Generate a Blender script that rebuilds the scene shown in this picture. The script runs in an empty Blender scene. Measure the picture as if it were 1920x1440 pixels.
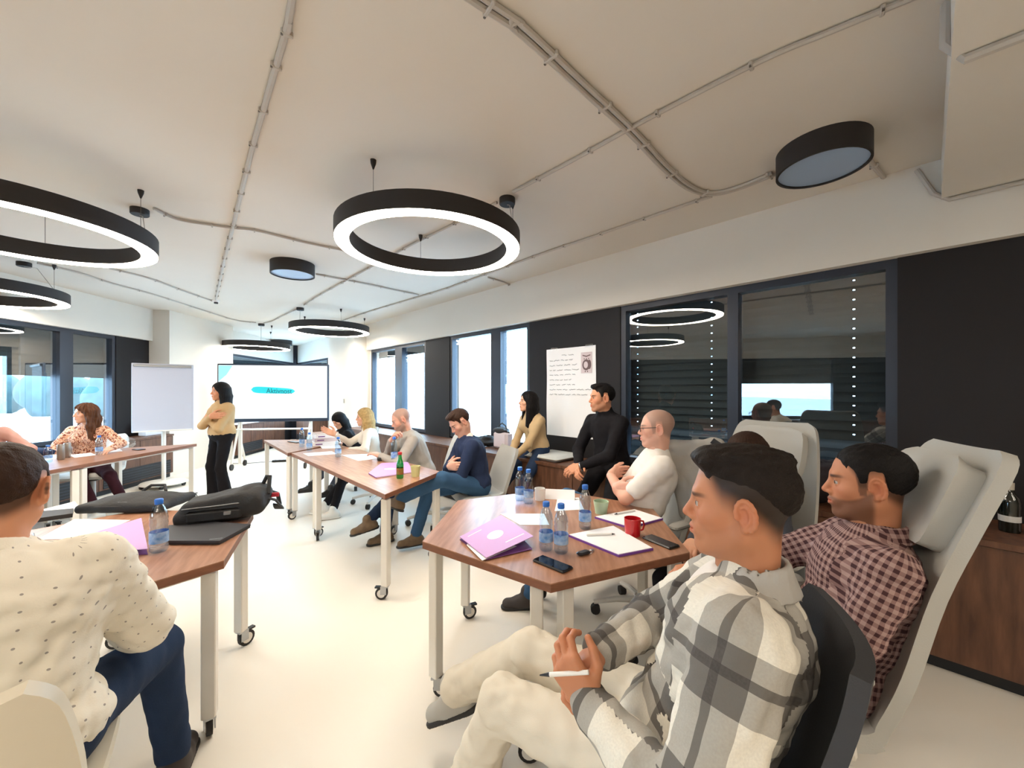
import bpy, bmesh, math, random
import numpy as np
from mathutils import Vector, Matrix

# ------------------------------------------------------------------ camera, sky, exposure
SC = bpy.context.scene
COL = SC.collection
FPX, HCAM, Y0 = 740.0, 1.44, 733.0          # focal length in pixels, eye height, horizon row of the 1920x1440 frame
cam_data = bpy.data.cameras.new('camera')
cam_data.sensor_width = 36.0
cam_data.lens = 36.0 * FPX / 1920.0
cam_data.shift_y = (Y0 - 720.0) / 1920.0
cam_data.clip_start = 0.05
cam_data.clip_end = 500
cam = bpy.data.objects.new('camera', cam_data)
COL.objects.link(cam)
cam.location = (0, 0, HCAM)
cam.rotation_euler = (math.pi / 2, 0, 0)
SC.camera = cam
W = bpy.data.worlds.new('overcast_sky')
SC.world = W
W.use_nodes = True
bg = W.node_tree.nodes['Background']
bg.inputs[0].default_value = (0.54, 0.77, 1.0, 1)
bg.inputs[1].default_value = 6.3
SC.view_settings.view_transform = 'Standard'
SC.view_settings.look = 'None'
SC.view_settings.exposure = 1.5
SC.view_settings.gamma = 1.0
SC.view_settings.use_curve_mapping = False
RING_POWER = 18.0

PI = math.pi
V = lambda *a: np.array(a, dtype=float)


def at(px, py, z=None, Y=None):
    """world point seen at a photograph pixel, at height z or depth Y"""
    if Y is None:
        Y = FPX * (HCAM - z) / (py - Y0)
    return V((px - 960) / FPX * Y, Y, HCAM - (py - Y0) / FPX * Y)


def unit(v):
    v = np.asarray(v, dtype=float)
    return v / max(1e-9, np.linalg.norm(v))


# ------------------------------------------------------------------ materials
def lin(c):
    c = c / 255.0
    return c / 12.92 if c <= 0.04045 else ((c + 0.055) / 1.055) ** 2.4


def rgb(r, g, b):
    return (lin(r), lin(g), lin(b), 1.0)


MATS = {}


def mat(name, col, rough=0.5, metal=0.0, noise=0.0, nscale=8.0, bump=0.0, bscale=60.0, stretch=None,
        col2=None, coat=0.0, sss=0.0, attr=None, spec=0.5, emit=None, estr=0.0, coords='Object'):
    m = bpy.data.materials.new(name)
    m.use_nodes = True
    nt = m.node_tree
    N, L = nt.nodes, nt.links
    p = N['Principled BSDF']
    p.inputs['Base Color'].default_value = col
    p.inputs['Roughness'].default_value = rough
    p.inputs['Metallic'].default_value = metal
    p.inputs['Specular IOR Level'].default_value = spec
    p.inputs['Coat Weight'].default_value = coat
    p.inputs['Subsurface Weight'].default_value = sss
    if sss:
        p.inputs['Subsurface Radius'].default_value = (0.012, 0.005, 0.003)
        p.inputs['Subsurface Scale'].default_value = 1.0
    if emit:
        p.inputs['Emission Color'].default_value = emit
        p.inputs['Emission Strength'].default_value = estr
    tc = N.new('ShaderNodeTexCoord')
    mp = N.new('ShaderNodeMapping')
    L.new(tc.outputs[coords], mp.inputs[0])
    if stretch:
        mp.inputs['Scale'].default_value = stretch
    if noise or col2:
        n = N.new('ShaderNodeTexNoise')
        n.inputs['Scale'].default_value = nscale
        n.inputs['Detail'].default_value = 5
        L.new(mp.outputs[0], n.inputs['Vector'])
        r = N.new('ShaderNodeValToRGB')
        c2 = col2 or tuple(max(0, c * (1 - noise)) for c in col[:3]) + (1,)
        r.color_ramp.elements[0].position = 0.3
        r.color_ramp.elements[0].color = c2
        r.color_ramp.elements[1].position = 0.7
        r.color_ramp.elements[1].color = col
        L.new(n.outputs[0], r.inputs[0])
        L.new(r.outputs[0], p.inputs['Base Color'])
    if attr:
        a = N.new('ShaderNodeAttribute')
        a.attribute_name = attr
        L.new(a.outputs['Color'], p.inputs['Base Color'])
    if bump:
        n2 = N.new('ShaderNodeTexNoise')
        n2.inputs['Scale'].default_value = bscale
        n2.inputs['Detail'].default_value = 4
        L.new(mp.outputs[0], n2.inputs['Vector'])
        b = N.new('ShaderNodeBump')
        b.inputs['Strength'].default_value = bump
        b.inputs['Distance'].default_value = 0.004
        L.new(n2.outputs[0], b.inputs['Height'])
        L.new(b.outputs[0], p.inputs['Normal'])
    MATS[name] = m
    return m


def glassmat(name, tint=(1, 1, 1), refl=1.45, rough=0.0, boost=0.0):
    """thin clear sheet: see-through with a Fresnel reflection"""
    m = bpy.data.materials.new(name)
    m.use_nodes = True
    nt = m.node_tree
    N, L = nt.nodes, nt.links
    N.remove(N['Principled BSDF'])
    t = N.new('ShaderNodeBsdfTransparent')
    t.inputs[0].default_value = (*tint, 1)
    g = N.new('ShaderNodeBsdfGlossy')
    g.inputs['Roughness'].default_value = rough
    g.inputs['Color'].default_value = (1, 1, 1, 1)
    f = N.new('ShaderNodeFresnel')
    f.inputs[0].default_value = refl
    ad = N.new('ShaderNodeMath')
    ad.operation = 'ADD'
    ad.inputs[1].default_value = boost
    mx = N.new('ShaderNodeMixShader')
    L.new(f.outputs[0], ad.inputs[0])
    ge = N.new('ShaderNodeNewGeometry')           # only the outer skin of the sheet mirrors
    iv = N.new('ShaderNodeMath')
    iv.operation = 'SUBTRACT'
    iv.inputs[0].default_value = 1.0
    L.new(ge.outputs['Backfacing'], iv.inputs[1])
    mu = N.new('ShaderNodeMath')
    mu.operation = 'MULTIPLY'
    L.new(ad.outputs[0], mu.inputs[0])
    L.new(iv.outputs[0], mu.inputs[1])
    L.new(mu.outputs[0], mx.inputs[0])
    L.new(t.outputs[0], mx.inputs[1])
    L.new(g.outputs[0], mx.inputs[2])
    L.new(mx.outputs[0], N['Material Output'].inputs[0])
    MATS[name] = m
    return m


def nodemath(nt, op, a, b=None, c=None):
    n = nt.nodes.new('ShaderNodeMath')
    n.operation = op
    for i, v in enumerate((a, b, c)):
        if v is None:
            continue
        if isinstance(v, (int, float)):
            n.inputs[i].default_value = v
        else:
            nt.links.new(v, n.inputs[i])
    return n.outputs[0]


def nodemix(nt, fac, a, b):
    n = nt.nodes.new('ShaderNodeMix')
    n.data_type = 'RGBA'
    for sock, v in ((n.inputs['Factor'], fac), (n.inputs[6], a), (n.inputs[7], b)):
        if isinstance(v, (int, float, tuple)):
            sock.default_value = v
        else:
            nt.links.new(v, sock)
    return n.outputs[2]


def patmat(name, kind, cols, rough=0.85, bump=0.25):
    """woven and printed cloth: pattern drawn in cloth coordinates stored on the garment"""
    m = mat(name, cols[0], rough, spec=0.2)
    nt = m.node_tree
    p = nt.nodes['Principled BSDF']
    a = nt.nodes.new('ShaderNodeAttribute')
    a.attribute_name = 'puv'
    s = nt.nodes.new('ShaderNodeSeparateXYZ')
    nt.links.new(a.outputs['Vector'], s.inputs[0])
    x, y, z = s.outputs
    M = lambda op, *q: nodemath(nt, op, *q)

    def stripe(c, period, lo, hi):
        f = M('FRACT', M('DIVIDE', M('ADD', c, 50.0), period))
        return M('MULTIPLY', M('GREATER_THAN', f, lo), M('LESS_THAN', f, hi))

    def tex(kind_, scale):
        n = nt.nodes.new(kind_)
        n.inputs['Scale'].default_value = scale
        nt.links.new(a.outputs['Vector'], n.inputs['Vector'])
        return n
    if kind == 'plaid':
        P = 0.21
        c = nodemix(nt, M('MULTIPLY', stripe(x, P, 0.0, 0.5), 0.62), cols[0], cols[1])
        c = nodemix(nt, M('MULTIPLY', stripe(z, P, 0.12, 0.62), 0.62), c, cols[1])
        c = nodemix(nt, M('MULTIPLY', M('MULTIPLY', stripe(x, P, 0.0, 0.5), stripe(z, P, 0.12, 0.62)), 0.55), c, cols[2])
        c = nodemix(nt, M('MULTIPLY', stripe(z, P, 0.30, 0.38), 0.75), c, cols[2])
        c = nodemix(nt, M('MULTIPLY', stripe(x, P, 0.20, 0.27), 0.7), c, cols[2])
        n = tex('ShaderNodeTexNoise', 220)
        c = nodemix(nt, M('MULTIPLY', n.outputs[0], 0.35), c, cols[1])
    elif kind == 'check':
        P = 0.022
        c = nodemix(nt, M('MULTIPLY', stripe(x, P, 0.0, 0.5), 0.5), cols[0], cols[1])
        c = nodemix(nt, M('MULTIPLY', stripe(z, P, 0.0, 0.5), 0.5), c, cols[1])
        c = nodemix(nt, M('MULTIPLY', M('MULTIPLY', stripe(z, P, 0.0, 0.5), stripe(x, P, 0, 0.5)), 0.8), c, cols[2])
    elif kind == 'dots':
        P = 0.038
        fx = M('SUBTRACT', M('FRACT', M('DIVIDE', M('ADD', x, 50.0), P)), 0.5)
        fz = M('SUBTRACT', M('FRACT', M('DIVIDE', M('ADD', z, 50.0), P)), 0.5)
        r2 = M('ADD', M('MULTIPLY', fx, fx), M('MULTIPLY', fz, fz))
        c = nodemix(nt, M('MULTIPLY', M('LESS_THAN', r2, 0.0045), 0.8), cols[0], cols[1])
    elif kind == 'floral':
        v = tex('ShaderNodeTexVoronoi', 34)
        n = tex('ShaderNodeTexNoise', 45)
        c = nodemix(nt, M('GREATER_THAN', v.outputs['Distance'], 0.42), cols[1], cols[0])
        c = nodemix(nt, M('GREATER_THAN', n.outputs[0], 0.55), c, cols[2])
        n2 = tex('ShaderNodeTexNoise', 70)
        c = nodemix(nt, M('GREATER_THAN', n2.outputs[0], 0.6), c, cols[3])
    elif kind == 'denim':
        n = tex('ShaderNodeTexNoise', 6)
        n2 = tex('ShaderNodeTexNoise', 260)
        c = nodemix(nt, n.outputs[0], cols[0], cols[1])
        c = nodemix(nt, M('MULTIPLY', n2.outputs[0], 0.3), c, cols[2])
    else:
        n = tex('ShaderNodeTexNoise', 9)
        c = nodemix(nt, M('MULTIPLY', n.outputs[0], 0.6), cols[0], cols[-1])
    nt.links.new(c, p.inputs['Base Color'])
    n = tex('ShaderNodeTexNoise', 300)
    b = nt.nodes.new('ShaderNodeBump')
    b.inputs['Strength'].default_value = bump
    b.inputs['Distance'].default_value = 0.002
    nt.links.new(n.outputs[0], b.inputs['Height'])
    nt.links.new(b.outputs[0], p.inputs['Normal'])
    return m


mat('plaster', rgb(226, 219, 208), 0.9, noise=0.04, nscale=1.5, bump=0.05, bscale=30)
mat('ceiling_paint', rgb(222, 213, 200), 0.9, noise=0.05, nscale=0.8, bump=0.08, bscale=25)
mat('floor_resin', rgb(238, 231, 219), 0.42, noise=0.03, nscale=0.7, spec=.4)
mat('dark_panel', rgb(30, 27, 29), 0.6, noise=0.15, nscale=2.0, spec=.3)
mat('frame_metal', rgb(46, 50, 60), 0.4, metal=0.3)
mat('slat_metal', rgb(16, 18, 20), 0.6)
mat('walnut', rgb(176, 130, 102), 0.33, noise=0.3, nscale=5, stretch=(1, 9, 9), col2=rgb(144, 98, 72))  # lighter tone of the table wood: daylight on the tops put into colour
mat('walnut_shaded', rgb(138, 88, 62), 0.45, noise=0.25, nscale=6, stretch=(3, 3, 12))  # same wood darker: edges away from the daylight, put into the colour
mat('cabinet_wood', rgb(112, 74, 52), 0.5, noise=0.35, nscale=7, stretch=(4, 4, 0.6), col2=rgb(74, 44, 29))
mat('vent_black', rgb(22, 22, 24), 0.6)
mat('white_metal', rgb(228, 222, 212), 0.4, bump=0.02)
mat('steel', rgb(170, 172, 175), 0.3, metal=0.9)
mat('rubber', rgb(40, 38, 38), 0.7)
mat('lamp_black', rgb(34, 30, 30), 0.6)
mat('lamp_glow', (1, 1, 1, 1), 0.5, emit=(1.0, 0.89, 0.74, 1), estr=RING_POWER)
mat('lamp_diffuser', rgb(150, 172, 200), 0.35, bump=0.02)
mat('cable_grey', rgb(186, 178, 168), 0.6)
mat('clip_dark', rgb(96, 90, 84), 0.5)
mat('box_grey', rgb(176, 168, 154), 0.6)
mat('paper', rgb(246, 246, 248), 0.8)
mat('board_white', rgb(188, 188, 198), 0.35)
mat('ink', rgb(120, 122, 132), 0.8)
mat('owl_brown', rgb(112, 92, 94), 0.8)
mat('owl_pale', rgb(214, 200, 204), 0.8)
mat('lilac', rgb(196, 150, 205), 0.55)
mat('lilac_dark', rgb(112, 62, 128), 0.6)
mat('purple_pad', rgb(120, 70, 160), 0.6)
mat('white_print', rgb(244, 240, 246), 0.7)
mat('black_plastic', rgb(24, 25, 28), 0.35)
mat('phone_glass', rgb(14, 20, 32), 0.05, spec=0.8)
mat('laptop_grey', rgb(54, 54, 58), 0.45)
mat('red_ceramic', rgb(196, 24, 34), 0.2, coat=0.5)
mat('green_ceramic', rgb(176, 200, 168), 0.3)
mat('cream_cup', rgb(214, 208, 150), 0.6)
mat('white_ceramic', rgb(240, 236, 230), 0.3)
mat('coffee', rgb(60, 34, 20), 0.2)
mat('cap_blue', rgb(40, 110, 205), 0.35)
mat('label_blue', rgb(64, 130, 205), 0.45, noise=0.5, nscale=30, col2=rgb(190, 215, 240))
mat('cap_red', rgb(200, 50, 60), 0.4)
mat('label_gold', rgb(120, 130, 50), 0.5, noise=0.6, nscale=40, col2=rgb(160, 60, 40))
mat('label_white', rgb(205, 205, 205), 0.6)
mat('bag_black', rgb(38, 37, 38), 0.75, noise=0.3, nscale=10, bump=0.5, bscale=90)
mat('red_tag', rgb(200, 40, 60), 0.5)
mat('can_metal', rgb(150, 140, 130), 0.35, metal=0.6)
mat('chair_grey', rgb(176, 174, 168), 0.7, bump=0.15, bscale=250)
mat('chair_light', rgb(206, 204, 198), 0.6, bump=0.1, bscale=250)
mat('chair_dark', rgb(52, 53, 57), 0.75, bump=0.2, bscale=250)
mat('chair_cream', rgb(214, 204, 184), 0.45)
mat('screen_bezel', rgb(30, 40, 58), 0.4)
mat('screen_white', rgb(60, 64, 66), 0.4, emit=(0.86, 0.97, 1.0, 1), estr=0.42)
mat('screen_cyan', rgb(10, 120, 130), 0.4, emit=(0.02, 0.70, 0.76, 1), estr=0.30)
mat('screen_pale_cyan', rgb(40, 64, 66), 0.4, emit=(0.40, 0.95, 1.0, 1), estr=0.36)
mat('screen_text', rgb(5, 40, 50), 0.4, emit=(0.0, 0.15, 0.2, 1), estr=0.2)
mat('cushion_grey', rgb(196, 200, 200), 0.8, bump=0.2, bscale=200)
mat('coat_grey', rgb(172, 168, 162), 0.85, bump=0.3, bscale=120)
mat('coat_dark', rgb(30, 20, 26), 0.9, bump=0.3, bscale=120)
mat('tote_white', rgb(232, 232, 236), 0.7)
mat('asphalt_pale', rgb(206, 210, 216), 0.9, noise=0.1, nscale=0.2)
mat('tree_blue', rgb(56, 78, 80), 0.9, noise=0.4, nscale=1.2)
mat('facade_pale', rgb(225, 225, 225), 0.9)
mat('facade_glass', rgb(120, 160, 180), 0.2)
mat('wine_glass', rgb(12, 18, 14), 0.08, spec=0.8)
mat('key_black', rgb(30, 28, 34), 0.3)
mat('pen_white', rgb(236, 234, 230), 0.4)
mat('strap_dark', rgb(48, 44, 44), 0.6)
mat('curtain_blue', rgb(120, 150, 180), 0.8)
mat('sclera', rgb(176, 166, 158), 0.25)
mat('iris', rgb(70, 52, 36), 0.2)
mat('spectacle_black', rgb(28, 24, 28), 0.35)
mat('plastic_wrap', rgb(220, 228, 236), 0.2)
glassmat('window_glass', (0.90, 0.96, 0.97), 1.9, boost=0.05)
glassmat('bottle_clear', (0.74, 0.86, 0.97), 1.45, 0.06, boost=0.10)
glassmat('bottle_green', (0.10, 0.62, 0.22), 1.45, 0.05, boost=0.04)
glassmat('film_clear', (0.92, 0.94, 0.97), 1.5, 0.1, boost=0.12)


# ------------------------------------------------------------------ mesh builder
class MB:
    def __init__(self):
        self.v, self.f = [], []

    def add(self, vs, fs):
        o = len(self.v)
        self.v += [tuple(float(c) for c in p) for p in vs]
        self.f += [tuple(i + o for i in q) for q in fs]
        return self

    def box(self, c, s, R=None, bev=0.0):
        """box of full size s about c; optional 3x3 axes (columns) and chamfer"""
        hx, hy, hz = s[0] / 2, s[1] / 2, s[2] / 2
        b = min(bev, hx * .9, hy * .9, hz * .9)
        if b <= 0:
            P = [(x, y, z) for x in (-hx, hx) for y in (-hy, hy) for z in (-hz, hz)]
            F = [(0, 1, 3, 2), (4, 6, 7, 5), (0, 4, 5, 1), (2, 3, 7, 6), (0, 2, 6, 4), (1, 5, 7, 3)]
        else:
            P, F = [], []
            for z, k in ((-hz, b), (-hz + b, 0), (hz - b, 0), (hz, b)):
                x, y = hx - k, hy - k
                P += [(-x + b, -y, z), (x - b, -y, z), (x, -y + b, z), (x, y - b, z),
                      (x - b, y, z), (-x + b, y, z), (-x, y - b, z), (-x, -y + b, z)]
            for k in range(3):
                for i in range(8):
                    j = (i + 1) % 8
                    F.append((k * 8 + i, k * 8 + j, k * 8 + 8 + j, k * 8 + 8 + i))
            F.append(tuple(range(7, -1, -1)))
            F.append(tuple(range(24, 32)))
        P = np.array(P, dtype=float)
        if R is not None:
            P = P @ np.asarray(R, dtype=float).T
        return self.add(P + np.asarray(c, dtype=float), F)

    def tube(self, pts, r, n=8, cap=True, flat=None):
        """tube through points; r number or list; flat=(w,h) squashes against z"""
        pts = [np.asarray(p, dtype=float) for p in pts]
        m = len(pts)
        rs = r if isinstance(r, (list, tuple)) else [r] * m
        vs, fs = [], []
        up = V(0, 0, 1)
        prev = None
        for i, p in enumerate(pts):
            t = unit(pts[min(i + 1, m - 1)] - pts[max(i - 1, 0)])
            if prev is None:
                a = np.cross(t, up)
                if np.linalg.norm(a) < 0.05:
                    a = np.cross(t, V(1, 0, 0))
            else:
                a = prev - t * np.dot(prev, t)
            a = unit(a)
            prev = a
            b = np.cross(a, t)
            for k in range(n):
                w = 2 * PI * k / n
                if flat:
                    vs.append(p + a * math.cos(w) * flat[0] + b * math.sin(w) * flat[1])
                else:
                    vs.append(p + (a * math.cos(w) + b * math.sin(w)) * rs[i])
        for i in range(m - 1):
            for k in range(n):
                j = (k + 1) % n
                fs.append((i * n + k, i * n + j, (i + 1) * n + j, (i + 1) * n + k))
        if cap:
            fs.append(tuple(range(n - 1, -1, -1)))
            fs.append(tuple(range((m - 1) * n, m * n)))
        return self.add(vs, fs)

    def lathe(self, prof, c=(0, 0, 0), n=20, closed=False):
        """prof: (radius, z) list"""
        vs, fs = [], []
        m = len(prof)
        for r, z in prof:
            for k in range(n):
                w = 2 * PI * k / n
                vs.append((c[0] + r * math.cos(w), c[1] + r * math.sin(w), c[2] + z))
        for i in range(m if closed else m - 1):
            i2 = (i + 1) % m
            for k in range(n):
                j = (k + 1) % n
                fs.append((i * n + k, i * n + j, i2 * n + j, i2 * n + k))
        return self.add(vs, fs)

    def prism(self, poly, z0, z1):
        n = len(poly)
        vs = [(p[0], p[1], z0) for p in poly] + [(p[0], p[1], z1) for p in poly]
        fs = [tuple(range(n - 1, -1, -1)), tuple(range(n, 2 * n))]
        fs += [(i, (i + 1) % n, n + (i + 1) % n, n + i) for i in range(n)]
        return self.add(vs, fs)

    def mesh(self, name, m, smooth=False):
        me = bpy.data.meshes.new(name)
        me.from_pydata(self.v, [], self.f)
        mm = MATS[m] if isinstance(m, str) else m
        me.materials.append(mm)
        if smooth:
            me.polygons.foreach_set('use_smooth', [True] * len(me.polygons))
            me.set_sharp_from_angle(angle=math.radians(40))
        me.update()
        return me


def fixn(me):
    bm = bmesh.new()
    bm.from_mesh(me)
    bmesh.ops.recalc_face_normals(bm, faces=bm.faces)
    bm.to_mesh(me)
    bm.free()
    return me


def link(name, me, parent=None, loc=None):
    o = bpy.data.objects.new(name, me)
    COL.objects.link(o)
    if parent is not None:
        o.parent = parent
    if loc is not None:
        o.location = tuple(float(c) for c in loc)
    return o


def tag(o, label=None, cat=None, group=None, kind=None):
    if label:
        o['label'] = label
    if cat:
        o['category'] = cat
    if group:
        o['group'] = group
    if kind:
        o['kind'] = kind
    return o


def thing(name, label, cat, loc=(0, 0, 0), rz=0.0, group=None):
    o = link(name, None, None, loc)
    o.empty_display_size = 0.1
    o.rotation_euler = (0, 0, rz)
    return tag(o, label, cat, group)


def part(name, mb, m, parent, smooth=False, origin=None):
    """mesh part of a thing; mb in the thing's own frame, or in world space when origin is given"""
    if origin is not None:
        mb.v = [(p[0] - origin[0], p[1] - origin[1], p[2] - origin[2]) for p in mb.v]
    return link(name, fixn(mb.mesh(name, m, smooth)), parent)


def solo(name, mb, m, label, cat, group=None, smooth=False, kind=None):
    """one-mesh thing built in world space, origin moved to its base centre"""
    a = np.array(mb.v)
    c = V((a[:, 0].min() + a[:, 0].max()) / 2, (a[:, 1].min() + a[:, 1].max()) / 2, a[:, 2].min())
    mb.v = [tuple(p - c) for p in a]
    o = link(name, fixn(mb.mesh(name, m, smooth)), None, c)
    return tag(o, label, cat, group, kind)


def struct(name, mb, m, parent=None, smooth=False):
    o = link(name, fixn(mb.mesh(name, m, smooth)), parent)
    if parent is None:
        o['kind'] = 'structure'
    return o


def copy_tree(o, parent=None):
    c = o.copy()
    COL.objects.link(c)
    c.parent = parent
    for ch in o.children:
        copy_tree(ch, c)
    return c
# ================================================================== the room: a wedge that narrows to a glazed corner
ZC, ZB, ZS = 2.80, 2.28, 0.74            # ceiling, bulkhead underside, sill
NR = unit(V(1, 0.949, 0)); UR = V(-NR[1], NR[0], 0)          # right wall: outward normal, direction along it
NL = unit(V(-1, -0.085, 0)); UL = V(NL[1], -NL[0], 0)        # left wall
DR = 3.5
DL = float(np.dot(NL, V(-5.54, 0, 0)))


def R_(d, s, z):
    return NR * d + UR * s + V(0, 0, z)


def L_(d, s, z):
    return NL * d + UL * s + V(0, 0, z)


def sR(px, d=DR):
    k = (px - 960) / FPX
    y = d / (NR[0] * k + NR[1])
    return float(np.dot(V(k * y, y, 0), UR))


def sL(px, d=DL):
    k = (px - 960) / FPX
    y = d / (NL[0] * k + NL[1])
    return float(np.dot(V(k * y, y, 0), UL))


def wbox(mb, fr, d0, d1, s0, s1, z0, z1):
    P = [fr(d, s, z) for d in (d0, d1) for s in (s0, s1) for z in (z0, z1)]
    return mb.add(P, [(0, 1, 3, 2), (4, 6, 7, 5), (0, 4, 5, 1), (2, 3, 7, 6), (0, 2, 6, 4), (1, 5, 7, 3)])


# apex where the two outer walls meet
A_ = np.array([NR[:2], NL[:2]])
AP = np.linalg.solve(A_, np.array([DR, DL]))
SR_AP, SL_AP = float(np.dot(AP, UR[:2])), float(np.dot(AP, UL[:2]))
YB = -4.0
bl = V((DL - NL[1] * YB) / NL[0], YB, 0)
br = V((DR - NR[1] * YB) / NR[0], YB, 0)
SL_B, SR_B = float(np.dot(bl, UL)), float(np.dot(br, UR))
out = [bl + V(-.3, -.3, 0), br + V(.5, -.3, 0), V(AP[0] + .25, AP[1] + .4, 0), V(AP[0] - .35, AP[1] + .3, 0)]
struct('floor', MB().prism(out, -0.25, 0.0), 'floor_resin')
struct('ceiling', MB().prism(out, ZC, ZC + 0.3), 'ceiling_paint')
mb = MB()
mb.box(((bl[0] + br[0]) / 2, YB - .1, ZC / 2), (br[0] - bl[0] + .2, .2, ZC))
struct('wall_back', mb, 'plaster')

# openings, by distance along each wall
WR = [(sR(1683), sR(1165), sR(1385), sR(1365)), (sR(995), sR(845), sR(940), sR(922)), (sR(800), sR(697), sR(755), sR(742))]
WR_AP = (sR(615), SR_AP - .12)
WL = [(sL(215) - 2.6, sL(215), sL(135), sL(110))]
WL2 = (sL(405), SL_AP - .1)
WLB = (SL_B + 1.2, SL_B + 3.8)  # added opening out of view, lets daylight in

# solid wall pieces: dark cladding between the windows, plaster pillars near the corner
TH = .16
segs_r = [(SR_B, WR[0][0]), (WR[0][1], WR[1][0]), (WR[1][1], WR[2][0])]
mb = MB()
for a, b in segs_r:
    wbox(mb, R_, DR - .02, DR + TH, a, b, 0, ZB + .05)
wr = struct('wall_right', mb, 'dark_panel')
mb = MB()
wbox(mb, R_, DR + .04, DR + TH, SR_B, SR_AP, 0, ZS)
struct('wall_right_sill', mb, 'dark_panel')
mb = MB()
wbox(mb, R_, DR, DR + TH, WR[2][1], WR_AP[0], 0, ZC)
wbox(mb, R_, DR - .33, DR, WR[2][1] + .08, WR[2][1] + 1.5, 0, ZC)
struct('wall_pillar_right', mb, 'plaster')
mb = MB()
wbox(mb, R_, DR - .08, DR + TH, SR_B, WR[2][1] + .1, ZB, ZC)
wbox(mb, R_, DR - .02, DR + TH, WR[2][1] + .1, SR_AP + .1, ZB, ZC)
struct('trim_1', mb, 'plaster')

mb = MB()
for a, b in ((SL_B, WLB[0]), (WLB[1], WL[0][0]), (WL[0][1], sL(277))):
    wbox(mb, L_, DL - .02, DL + TH, a, b, 0, ZB + .05)
struct('wall_left', mb, 'dark_panel')
mb = MB()
wbox(mb, L_, DL + .04, DL + TH, SL_B, SL_AP, 0, ZS)
struct('wall_left_sill', mb, 'dark_panel')
mb = MB()
wbox(mb, L_, DL - .34, DL + TH, sL(277), WL2[0], 0, ZC)
struct('wall_pillar_left', mb, 'plaster')
mb = MB()
wbox(mb, L_, DL - .08, DL + TH, SL_B, sL(277), ZB, ZC)
wbox(mb, L_, DL - .02, DL + TH, WL2[0], SL_AP + .1, ZB, ZC)
struct('trim_2', mb, 'plaster')

# dropped beam running from the right wall over the room
mb = MB()
e0 = at(1765, 375, z=2.56)
sb = float(np.dot(e0, UR))
wbox(mb, R_, -1.2, DR - .08, sb - 1.5, sb, 2.56, ZC)
struct('trim_3', mb, 'plaster')


# ------------------------------------------------------------------ windows with frames, panes and outside blinds
def slat_mesh(name, fr, d, s0, s1, holes, tilt):
    """one curved blind slat with small cord holes, about its own centre height 0"""
    w, t = .043, .0025
    xs = [s0]
    for h in holes:
        xs += [h - .006, h + .006]
    xs.append(s1)
    prof = [(-1, 0.0), (-.12, .004), (.12, .004), (1, 0.0)]
    mb = MB()
    for i in range(len(xs) - 1):
        hole = i % 2 == 1
        for j in range(3):
            if hole and j == 1:
                continue
            (p0, c0), (p1, c1) = prof[j], prof[j + 1]
            q = []
            for s in (xs[i], xs[i + 1]):
                for pp, cc in ((p0, c0), (p1, c1)):
                    dd = d + pp * w * math.cos(tilt) + cc
                    zz = pp * w * math.sin(tilt)
                    q.append(fr(dd, s, zz - t / 2))
                    q.append(fr(dd, s, zz + t / 2))
            mb.add(q, [(0, 2, 6, 4), (1, 5, 7, 3), (0, 1, 3, 2), (4, 6, 7, 5), (0, 4, 5, 1), (2, 3, 7, 6)])
    return fixn(mb.mesh(name, 'slat_metal'))


def window(name, fr, D, s0, s1, mull, blind=None, z0=ZS, z1=ZB):
    w = link(name, None)
    w['kind'] = 'structure'
    fw = .055
    mb = MB()
    wbox(mb, fr, D - .01, D + .09, s0, s1, z0, z0 + fw)
    wbox(mb, fr, D - .01, D + .09, s0, s1, z1 - fw, z1)
    wbox(mb, fr, D - .01, D + .09, s0, s0 + fw, z0 + fw, z1 - fw)
    wbox(mb, fr, D - .01, D + .09, s1 - fw, s1, z0 + fw, z1 - fw)
    struct('window_frame', mb, 'frame_metal', w)
    cuts = [s0 + fw]
    if mull:
        a, b = sorted(mull)
        mb = MB()
        wbox(mb, fr, D - .015, D + .10, a, b, z0 + fw, z1 - fw)
        struct('mullion', mb, 'frame_metal', w)
        cuts += [a, b]
    cuts.append(s1 - fw)
    for i in range(0, len(cuts), 2):
        mb = MB()
        wbox(mb, fr, D + .03, D + .036, cuts[i], cuts[i + 1], z0 + fw, z1 - fw)
        struct('pane', mb, 'window_glass', w)
    if blind:
        zb, tilt, holes = blind
        for i in range(0, len(cuts), 2):
            a, b = cuts[i], cuts[i + 1]
            me = slat_mesh('blind_slat', fr, D + .16, a - .16, b + .13, [a + (b - a) * h for h in holes], tilt)
            me_open = slat_mesh('blind_slat', fr, D + .16, a - .16, b + .13, [], math.radians(62))
            z = z1 - .06
            while z > zb:
                o = link('blind_slat', me if z > ZS + .34 else me_open, w)
                o.location = (0, 0, z)
                z -= .068
    return w


window('window_1', R_, DR, WR[0][0], WR[0][1], WR[0][2:], (ZS + .02, math.radians(80), (.2, .965)))
window('window_2', R_, DR, WR[1][0], WR[1][1], WR[1][2:], None)
window('window_3', R_, DR, WR[2][0], WR[2][1], WR[2][2:], (2.12, math.radians(78), ()))
window('window_4', L_, DL, WL[0][0], WL[0][1], WL[0][2:], (1.66, math.radians(80), ()))
window('window_5', L_, DL, WL2[0], WL2[1], None, (1.93, math.radians(78), ()))
window('window_6', R_, DR, WR_AP[0], WR_AP[1], None, (1.93, math.radians(78), ()))
window('window_7_added', L_, DL, WLB[0], WLB[1], None, (1.66, math.radians(80), ()))  # out of view, added to let in more daylight
mb = MB()
mb.box((AP[0], AP[1] - .1, ZC / 2), (.26, .26, ZC))
struct('wall_corner_post', mb, 'frame_metal')


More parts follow.
